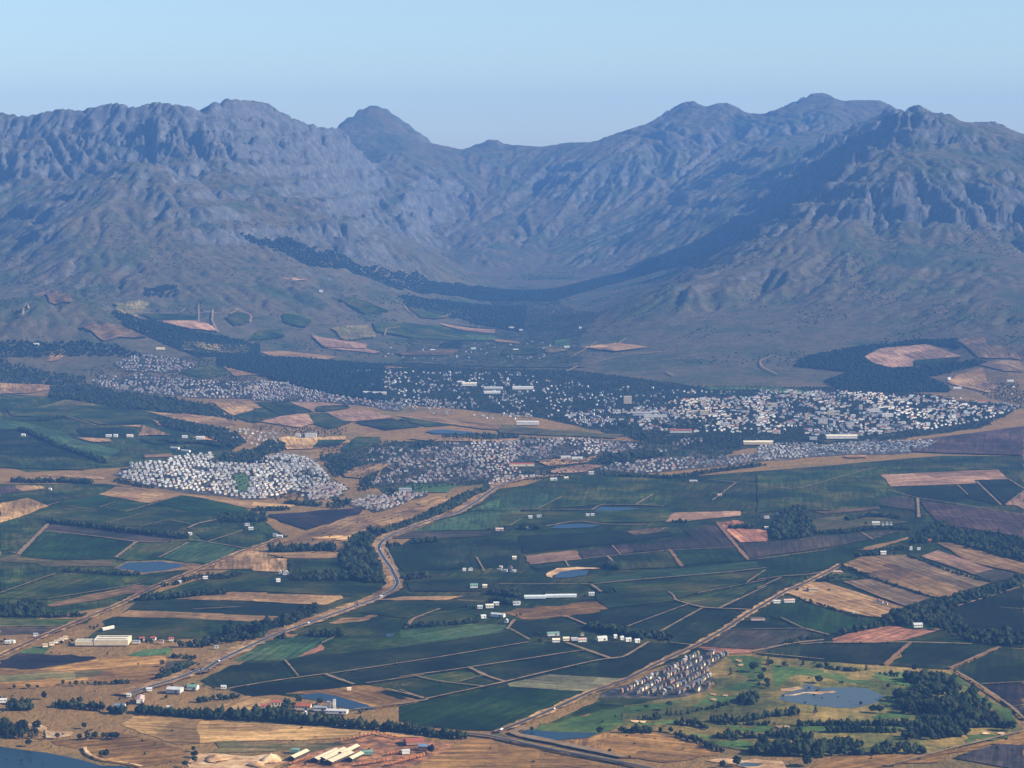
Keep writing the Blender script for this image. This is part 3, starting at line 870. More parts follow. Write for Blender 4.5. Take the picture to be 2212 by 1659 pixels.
d purple 1250,900 1660,850 2212,780 2212,1020 1850,1010 1300,990
d orange 720,1020 900,1020 910,1040 730,1040
m pinktan 940,1440 1190,1440 1330,1510 1150,1490
m pinktan 1650,1160 1780,1180 1880,1205 1740,1190
m pinktan 1880,1530 2212,1580 2212,1610 1960,1600
m vm 850,1400 1190,1395 1190,1440 940,1440
m vm 1360,1420 1400,1390 1500,1400 1510,1440 1420,1470
n vm 450,1360 790,1370 720,1400 620,1430 530,1420
n pinktan 640,1455 980,1495 970,1515 700,1480
n gr 1340,1560 1430,1550 1430,1600 1330,1590
m vm 1560,1500 1700,1490 1720,1540 1500,1560
m olive 1100,1560 1500,1590 1500,1640 1100,1620
m vm 1700,1400 1900,1420 1850,1480 1720,1450
m olive 700,1330 900,1320 860,1390 720,1400
m tanbr 480,1480 700,1460 900,1540 620,1560
m tanbr 200,1280 340,1250 440,1330 300,1330
n olive 0,1480 220,1470 260,1540 60,1560
n vm 0,1290 120,1300 340,1380 200,1400
n vm 240,1450 640,1470 960,1525 880,1560 500,1545 260,1505
n tan 930,1540 1130,1572 1120,1580 980,1566
n gr 800,1525 960,1530 1000,1555 860,1560
n tanbr 380,1632 780,1604 720,1645 420,1652
n vm 1040,1610 1200,1580 1240,1640 1020,1650
n olive 1260,1600 1330,1590 1420,1620 1300,1640
n tan 1500,1600 1700,1575 1900,1600 1700,1625
'''
for ln in PLAN.strip().splitlines():
    k = ln.split()
    F(k[0], k[1], [tuple(map(float, q.split(','))) for q in k[2:]])

# golf bunkers
for tile, x, y in (('T',1375,610),('T',1390,655),('T',1125,945),('T',1240,955),('T',1115,995),('T',340,1212),('T',425,1217),('T',1770,1265),('T',1850,1270),('U',1840,1332),('U',1980,1330)):
    c0 = ground(tile, [(x, y)])[0]
    a = np.linspace(0, 6.283, 11)[:-1]
    rr = 5.5 * (1 + 0.35 * rng.normal(size=10).clip(-1, 1))
    drape('bunker', c0 + np.column_stack([np.cos(a) * rr * 1.2, np.sin(a) * rr * 1.7]), 'sand', 3.2 if False else 2.6 + 0.35, step=6)

# ---------------------------------------------------------------- roads and tracks
def ribbon(name, tile, pts, width, mat, off, wob=0.0, shift=0.0, world=None):
    g = ground(tile, pts) if world is None else world
    seg = []
    for a, b in zip(g[:-1], g[1:]):
        k = max(1, int(math.dist(a, b) / 14))
        seg += [a + (b - a) * i / k for i in range(k)]
    seg = np.array(seg + [g[-1]])
    if len(seg) > 6:
        for _ in range(3):
            seg[1:-1] = (seg[:-2] + 2 * seg[1:-1] + seg[2:]) / 4
    d_ = np.gradient(seg, axis=0); d_ /= np.hypot(d_[:, 0], d_[:, 1])[:, None] + 1e-9
    nr = np.column_stack([-d_[:, 1], d_[:, 0]])
    w = width * (1 + wob * rng.normal(size=len(seg)).clip(-1.5, 1.5))
    l = seg + nr * (shift + w / 2)[:, None]; r = seg + nr * (shift - w / 2)[:, None]
    v = np.concatenate([l, r]); z = np.maximum(HZ(v[:, 0], v[:, 1]), np.tile(HZ(seg[:, 0], seg[:, 1]), 2) - 1.0) + off
    m = len(seg)
    f = np.array([(i, i + m, i + m + 1, i + 1) for i in range(m - 1)])
    o = mesh_obj(name, np.column_stack([v, z]), f, mat, smooth_=True)
    at = o.data.attributes.new('row', 'FLOAT_VECTOR', 'POINT')
    at.data.foreach_set('vector', (np.column_stack([v, z]) * 0.05).astype(np.float32).ravel())
    o['kind'] = 'structure'
    return seg
TOP = 0.35 + 0.012 * LAYER[0] + 0.4
hw = np.concatenate([ground('P', [(1250,960),(1500,870),(1800,780),(2000,690)]), ground('Q', [(0,740),(200,610),(480,480),(740,360),(1200,200),(1500,90),(1700,20)]),
     ground('B', [(1010,1110),(1160,1040),(1200,980),(1180,930),(1140,850),(1080,770),(1045,710),(1040,670),(1080,620),(1190,560),(1340,500),(1490,450),(1680,400),(1850,300),(2000,190),(2100,140),(2212,110)]), ground('C', [(150,110),(370,92),(520,80)])])
ribbon('road_verge', 'P', None, 42, 'tan', TOP, 0.12, 7, world=hw)
HWY = ribbon('highway', 'P', None, 11.0, 'asphalt', TOP + 0.3, world=hw)
for s in (-1, 1):
    ribbon('road_marking', 'P', None, 0.5, 'paint', TOP + 0.35, 0, s * 4.6, world=hw)
dr = np.concatenate([ground('R', [(960,1325),(1300,1190),(1560,1080),(1900,920)]), ground('T', [(0,900),(300,790),(560,650),(960,465),(1250,300),(1450,160)]), ground('D', [(0,1190),(230,1050),(420,970),(600,880),(700,822)])])
ribbon('road_verge', 'P', None, 21, 'tan', TOP, 0.2, 2, world=dr)
DIAG = ribbon('country_road', 'P', None, 6.5, 'asphalt', TOP + 0.3, world=dr)
for s in (-1, 1): ribbon('gravel_shoulder', 'P', None, 2.0, 'dirt', TOP + 0.25, 0.3, s * 5.0, world=dr)
ribbon('country_road', 'R', [(300,1320),(690,1340),(900,1360),(1000,1390),(1500,1500),(2212,1632),(2600,1715)], 9, 'asphalt', TOP + 0.33)
ribbon('gravel_shoulder', 'R', [(690,1333),(900,1350),(1010,1378),(1500,1485),(2212,1615),(2600,1700)], 4, 'dirt', TOP + 0.2, 0.2)
ribbon('farm_track', 'R', [(1250,1280),(1060,1325),(1180,1355),(1300,1375),(1850,1490),(2212,1570)], 16, 'dirt', TOP + 0.1, 0.2)
ribbon('railway_bed', 'A', [(-40,1600),(400,1400),(550,1340),(1000,1150),(1300,1000),(1560,900),(1800,800),(2050,700),(2212,650),(2330,600)], 22, 'tan', TOP, 0.2)
ribbon('railway_bed', 'A', [(-40,1600),(400,1400),(550,1340),(1000,1150),(1300,1000),(1560,900),(1800,800),(2050,700),(2212,650),(2330,600)], 6, 'slate', TOP + 0.25)
TRK = '''
R 5 0,640 420,575 1160,450 1270,430
R 6 0,775 530,705 690,680 1300,590 1840,505
R 7 250,995 1040,825 1300,760 1900,620 2080,590 2212,580
R 10 690,685 860,770 1040,825
R 6 0,905 230,990
R 5 150,765 380,820 850,872
R 4 580,825 820,760
R 10 1640,435 2070,590
R 5 50,280 120,200 400,100
R 9 1060,300 1130,210
R 5 1090,300 1280,405
R 6 1630,170 1870,270
R 7 0,1050 280,1000
T 4 170,315 870,55
T 6 590,330 1010,95
T 7 730,10 900,60 1010,95 1180,98 1500,110
T 5 1170,95 1370,0
T 7 480,430 220,590 60,600
T 4 690,435 950,465
T 4 1260,310 2000,295 2212,350
T 5 1790,190 2000,290
T 12 1520,525 1900,440 2212,410
T 5 1560,540 2212,602
Q 4 840,610 975,770
Q 7 290,890 700,820 1210,750 1270,745
Q 9 1240,750 1520,850
Q 5 1280,745 2212,605
Q 5 1640,840 2212,755
Q 7 1840,895 2212,985
Q 6 1520,1100 2212,1010
Q 7 2030,290 2090,200 2212,165
Q 5 1330,380 1200,440
U 11 840,650 1100,430
U 11 1480,690 1970,480
U 7 0,455 210,435 1070,430 1700,450
U 8 1540,720 1750,840 2100,1080 2212,1190
U 7 860,1659 1430,1500 2212,1310
U 6 30,290 290,360
U 4 1790,848 2212,825
U 4 2090,1072 2212,1055
U 6 1500,90 1740,15
A 14 150,740 410,475
A 12 960,765 1130,635
A 6 370,540 900,600 1110,630 1280,640 1600,615 2050,690
A 5 1320,765 1560,640
A 6 1730,630 2050,530
A 5 1040,385 1240,325 1480,255
A 4 900,475 1160,405
A 4 1160,505 1400,450 1580,485
A 4 820,350 960,300
A 5 400,330 500,300
A 10 1560,520 1640,480 1800,450
A 6 0,1335 550,1330
A 5 390,1110 1160,985
A 5 0,1060 450,900
A 4 1600,1195 2000,1175
B 6 1280,1340 1330,1270 1550,1190
B 5 1700,1120 1960,1135
B 6 1100,680 1160,800 1190,890
B 5 1850,760 1920,880
C 5 250,820 890,755 1400,705 1950,678
C 12 1410,700 1510,840
C 7 890,750 940,800
C 6 540,790 570,840
C 4 930,665 1000,740
C 12 1800,470 2060,785
C 6 740,990 1080,955 1860,890 2212,850
C 5 0,985 740,985
C 8 760,990 840,1050
C 6 1400,1050 1455,1090 1440,1115 1560,1150 1680,1180 1820,1190 2080,1200
C 5 1820,1190 2212,1000
C 5 2050,970 2200,870
C 4 1640,1060 2212,950
C 7 540,1250 740,1330
C 5 170,1275 540,1250
C 4 310,360 510,260
C 7 760,370 830,325 1110,325 1360,335
C 6 1130,325 1265,240
C 6 0,365 760,365
C 7 390,500 640,460 900,490 1240,490
C 4 80,500 170,445
C 5 1730,115 1970,140 2212,165
C 5 1960,140 1880,200 1760,290
D 5 0,155 270,195 370,185 700,90 1000,10
D 5 1060,195 1310,265 2212,410
D 10 1330,270 1340,430
D 4 1360,400 2212,480
D 6 1820,130 2020,325
D 4 1660,160 1745,240
D 6 2060,325 2212,210
D 5 2080,110 2212,190
D 5 0,780 580,700
D 6 870,560 960,615
D 6 0,950 200,920 450,905 600,870
D 5 0,1020 200,930
D 8 1620,1180 2212,1000
D 3 2010,1180 2212,1195
b 8 1180,1150 1080,1100 1000,1260 960,1290
a 6 540,690 800,770
a 6 0,510 200,545
a 5 1000,1090 820,1105
m 7 1200,1340 1200,1460
m 9 1285,1375 1280,1440 1310,1510
m 7 840,1395 1160,1400 1350,1385
m 9 1390,1400 1440,1370 1520,1410 1510,1450
m 8 10,1480 140,1410 150,1340 175,1370
m 8 1880,1520 1940,1550
m 7 1090,1390 1120,1370
n 7 380,1320 510,1420
n 7 630,1420 710,1400
n 7 310,1530 320,1490 400,1475
n 9 1450,1650 1590,1570
n 10 1580,1620 1700,1590 1770,1545
n 9 1740,1640 1980,1630
c 8 580,210 800,85
c 9 720,270 900,220 1100,185 1340,165
c 9 830,150 980,100 1050,45
c 10 555,325 645,280
c 9 1380,330 1440,360
c 7 1340,230 1750,210
d 9 140,185 20,240 40,290 165,350
'''
for i, ln in enumerate(TRK.strip().splitlines()):
    k = ln.split()
    ribbon('farm_track', k[0], [tuple(map(float, q.split(','))) for q in k[2:]], float(k[1]) * (0.8 if k[0] not in 'mncd' else 1), 'reddirt' if k[0] in 'UC' and float(k[1]) > 8 else 'dirt', TOP + 0.05 + 0.002 * (i % 40) + (5.5 if k[0] in 'mn' else 3.0 if k[0] in 'cd' else 0), 0.22)
ribbon('sandy_shore', 'P', [(835,1470),(825,1510),(900,1562),(1000,1600),(1250,1622),(1400,1662)], 5, 'sand', TOP, 0.3)

# ---------------------------------------------------------------- building helpers
def paint(name, c, rough=0.85, var=0.12, scale=0.12, spec=0.15):
    t = NT(name, rough, spec)
    hi = tuple(min(1, q * (1 + var)) for q in c); lo = tuple(q * (1 - var) for q in c)
    t.col(t.ramp(t.noise(scale, 4, t.pos()), [(0.32, lo), (0.68, hi)]))
for nm, c in dict(wall_white=(0.62, 0.59, 0.52), wall_cream=(0.62, 0.50, 0.33), wall_ochre=(0.62, 0.46, 0.24), wall_pink=(0.55, 0.40, 0.33), wall_grey=(0.42, 0.41, 0.39), wall_brick=(0.30, 0.16, 0.10), wall_stone=(0.17, 0.155, 0.125),
                  roof_white=(0.48, 0.48, 0.46), roof_cream=(0.66, 0.58, 0.42), roof_red=(0.30, 0.085, 0.050), roof_brown=(0.16, 0.11, 0.085), roof_grey=(0.24, 0.25, 0.27), roof_dark=(0.075, 0.080, 0.092),
                  roof_green=(0.14, 0.25, 0.20), roof_blue=(0.14, 0.20, 0.29), roof_thatch=(0.36, 0.27, 0.17), roof_pink=(0.52, 0.36, 0.30), shed_roof=(0.58, 0.46, 0.30), glass=(0.05, 0.06, 0.07),
                  greenhouse=(0.55, 0.60, 0.58), brick=(0.42, 0.17, 0.065), dark_gap=(0.04, 0.035, 0.03), tyre=(0.03, 0.03, 0.03), car_white=(0.8, 0.8, 0.8), car_red=(0.4, 0.05, 0.04), car_silver=(0.5, 0.51, 0.53), car_dark=(0.05, 0.06, 0.09)).items():
    paint(nm, c)
WALLWORD = {'wall_white': 'white', 'wall_cream': 'cream', 'wall_ochre': 'ochre', 'wall_pink': 'pinkish', 'wall_grey': 'grey', 'wall_brick': 'brick', 'wall_stone': 'stone-coloured'}
ROOFWORD = {'roof_white': 'white', 'roof_cream': 'cream', 'roof_red': 'red', 'roof_brown': 'brown', 'roof_grey': 'grey', 'roof_dark': 'dark', 'roof_green': 'green', 'roof_blue': 'blue', 'roof_thatch': 'thatched', 'roof_pink': 'pink', 'shed_roof': 'tan', 'greenhouse': 'glass'}

def box_vf(w, d, z0, z1, cx=0, cy=0):
    v = [(cx + sx * w / 2, cy + sy * d / 2, z) for z in (z0, z1) for sx, sy in ((-1, -1), (1, -1), (1, 1), (-1, 1))]
    return v, [(0, 1, 5, 4), (1, 2, 6, 5), (2, 3, 7, 6), (3, 0, 4, 7), (4, 5, 6, 7)]
def wall_vf(w, d, h, gable, rise):
    """walls; gable ends follow the roof: gable 'x' = ridge along x"""
    v, f = box_vf(w, d, -1.5, h)
    f = f[:4]
    if gable == 'x':
        v += [(-w / 2, 0, h + rise), (w / 2, 0, h + rise)]; f += [(7, 4, 8), (5, 6, 9)]
    elif gable == 'y':
        v += [(0, -d / 2, h + rise), (0, d / 2, h + rise)]; f += [(4, 5, 8), (6, 7, 9)]
    return v, f
def roof_vf(w, d, h, kind, rise, over=0.5, th=0.35):
    W, D = w / 2 + over, d / 2 + over
    dz = over * rise / (d / 2 if kind == 'x' else w / 2)
    if kind == 'flat':
        v, f = box_vf(w + 0.3, d + 0.3, h, h + 0.6); return v, f + [(3, 2, 1, 0)]
    if kind == 'hip':
        r = max(0.0, W - D) if W > D else 0
        if W >= D: rid = [(-r, 0), (r, 0)]
        else: rid = [(0, -(D - W)), (0, D - W)]
        v = [(-W, -D, h - .2), (W, -D, h - .2), (W, D, h - .2), (-W, D, h - .2)] + [(x, y, h + rise) for x, y in rid]
        f = [(0, 1, 5, 4), (2, 3, 4, 5), (1, 2, 5), (3, 0, 4), (3, 2, 1, 0)] if W >= D else [(0, 1, 4), (1, 2, 5, 4), (2, 3, 5), (3, 0, 4, 5), (3, 2, 1, 0)]
        return v, f
    if kind == 'y':
        prof = [(-W, h - dz), (0, h + rise), (W, h - dz)]
        v = [(x, s * D, z + t) for s in (-1, 1) for t in (0.02, th) for x, z in prof]
    else:
        prof = [(-D, h - dz), (0, h + rise), (D, h - dz)]
        v = [(-s * W, y, z + t) for s in (-1, 1) for t in (0.02, th) for y, z in prof]
    # indices: s0 low 0-2, s0 high 3-5, s1 low 6-8, s1 high 9-11
    f = [(3, 4, 10, 9), (4, 5, 11, 10), (1, 0, 6, 7), (2, 1, 7, 8), (0, 1, 4, 3), (1, 2, 5, 4), (7, 6, 9, 10), (8, 7, 10, 11), (0, 3, 9, 6), (5, 2, 8, 11)]
    return v, f
def fix(o):
    bm = bmesh.new(); bm.from_mesh(o.data); bmesh.ops.recalc_face_normals(bm, faces=bm.faces[:]); bm.to_mesh(o.data); bm.free()
    return o
def empty(name, x, y, yaw, z=None):
    o = bpy.data.objects.new(name, None); C.objects.link(o)
    o.empty_display_size = 1
    o.location = (x, y, float(HZ(x, y)) + TOP if z is None else z); o.rotation_euler = (0, 0, math.radians(yaw))
    return o
def building(name, label, cat, xy, w, d, h, roof, rise, wm, rm, yaw=0, group=None, windows=0, door=False, strips=0, z=None):
    root = empty(name, xy[0], xy[1], yaw, z)
    tag(root, label, cat, group)
    v, f = wall_vf(w, d, h, roof if roof in 'xy' else '', rise); fix(mesh_obj('wall', v, f, wm, root))
    v, f = roof_vf(w, d, h, roof, rise); ro = fix(mesh_obj('roof', v, f, rm, root))
    if strips:
        for i in range(strips):
            vv, ff = box_vf(w * 0.86, d * 0.10, h + 0.62, h + 1.1, 0, (i - (strips - 1) / 2) * d * 0.5 / max(1, strips - 1) if strips > 1 else 0)
            mesh_obj('skylight', vv, ff, 'glass', ro)
    for s in range(windows):           # one band of glazing per storey on the side to the camera
        zz = (s + 0.45) * h / windows; hh = 0.4 * h / windows
        k = max(2, int(w / 5))
        vv, ff = box_vf(w / k * 0.55, 0.16, 0, hh)
        me = None
        for j in range(k):
            ox = (j + 0.5 - k / 2) * w / k
            if me is None:
                wo = mesh_obj('window', vv, ff, 'glass', root); me = wo.data
            else:
                wo = bpy.data.objects.new('window', me); C.objects.link(wo); wo.parent = root
            wo.location = (ox, -d / 2 - 0.02, zz)
    if door:
        vv, ff = box_vf(min(4.0, w * 0.2), 0.2, -0.5, min(3.2, h * 0.75), w * 0.2, -d / 2 - 0.03); mesh_obj('door', vv, ff, 'dark_gap', root)
    return root
ORD = 'first second third fourth fifth sixth seventh eighth ninth tenth eleventh twelfth thirteenth fourteenth fifteenth sixteenth seventeenth eighteenth nineteenth'.split()
TENS = {2: 'twenty', 3: 'thirty', 4: 'forty', 5: 'fifty', 6: 'sixty', 7: 'seventy', 8: 'eighty', 9: 'ninety'}
def nth(i):
    i += 1
    if i < 20: return ORD[i - 1]
    if i >= 100: return 'hundred-' + (nth(i - 101) if i > 100 else 'th')
    return TENS[i // 10][:-1] + 'ieth' if i % 10 == 0 else TENS[i // 10] + '-' + ORD[i % 10 - 1]

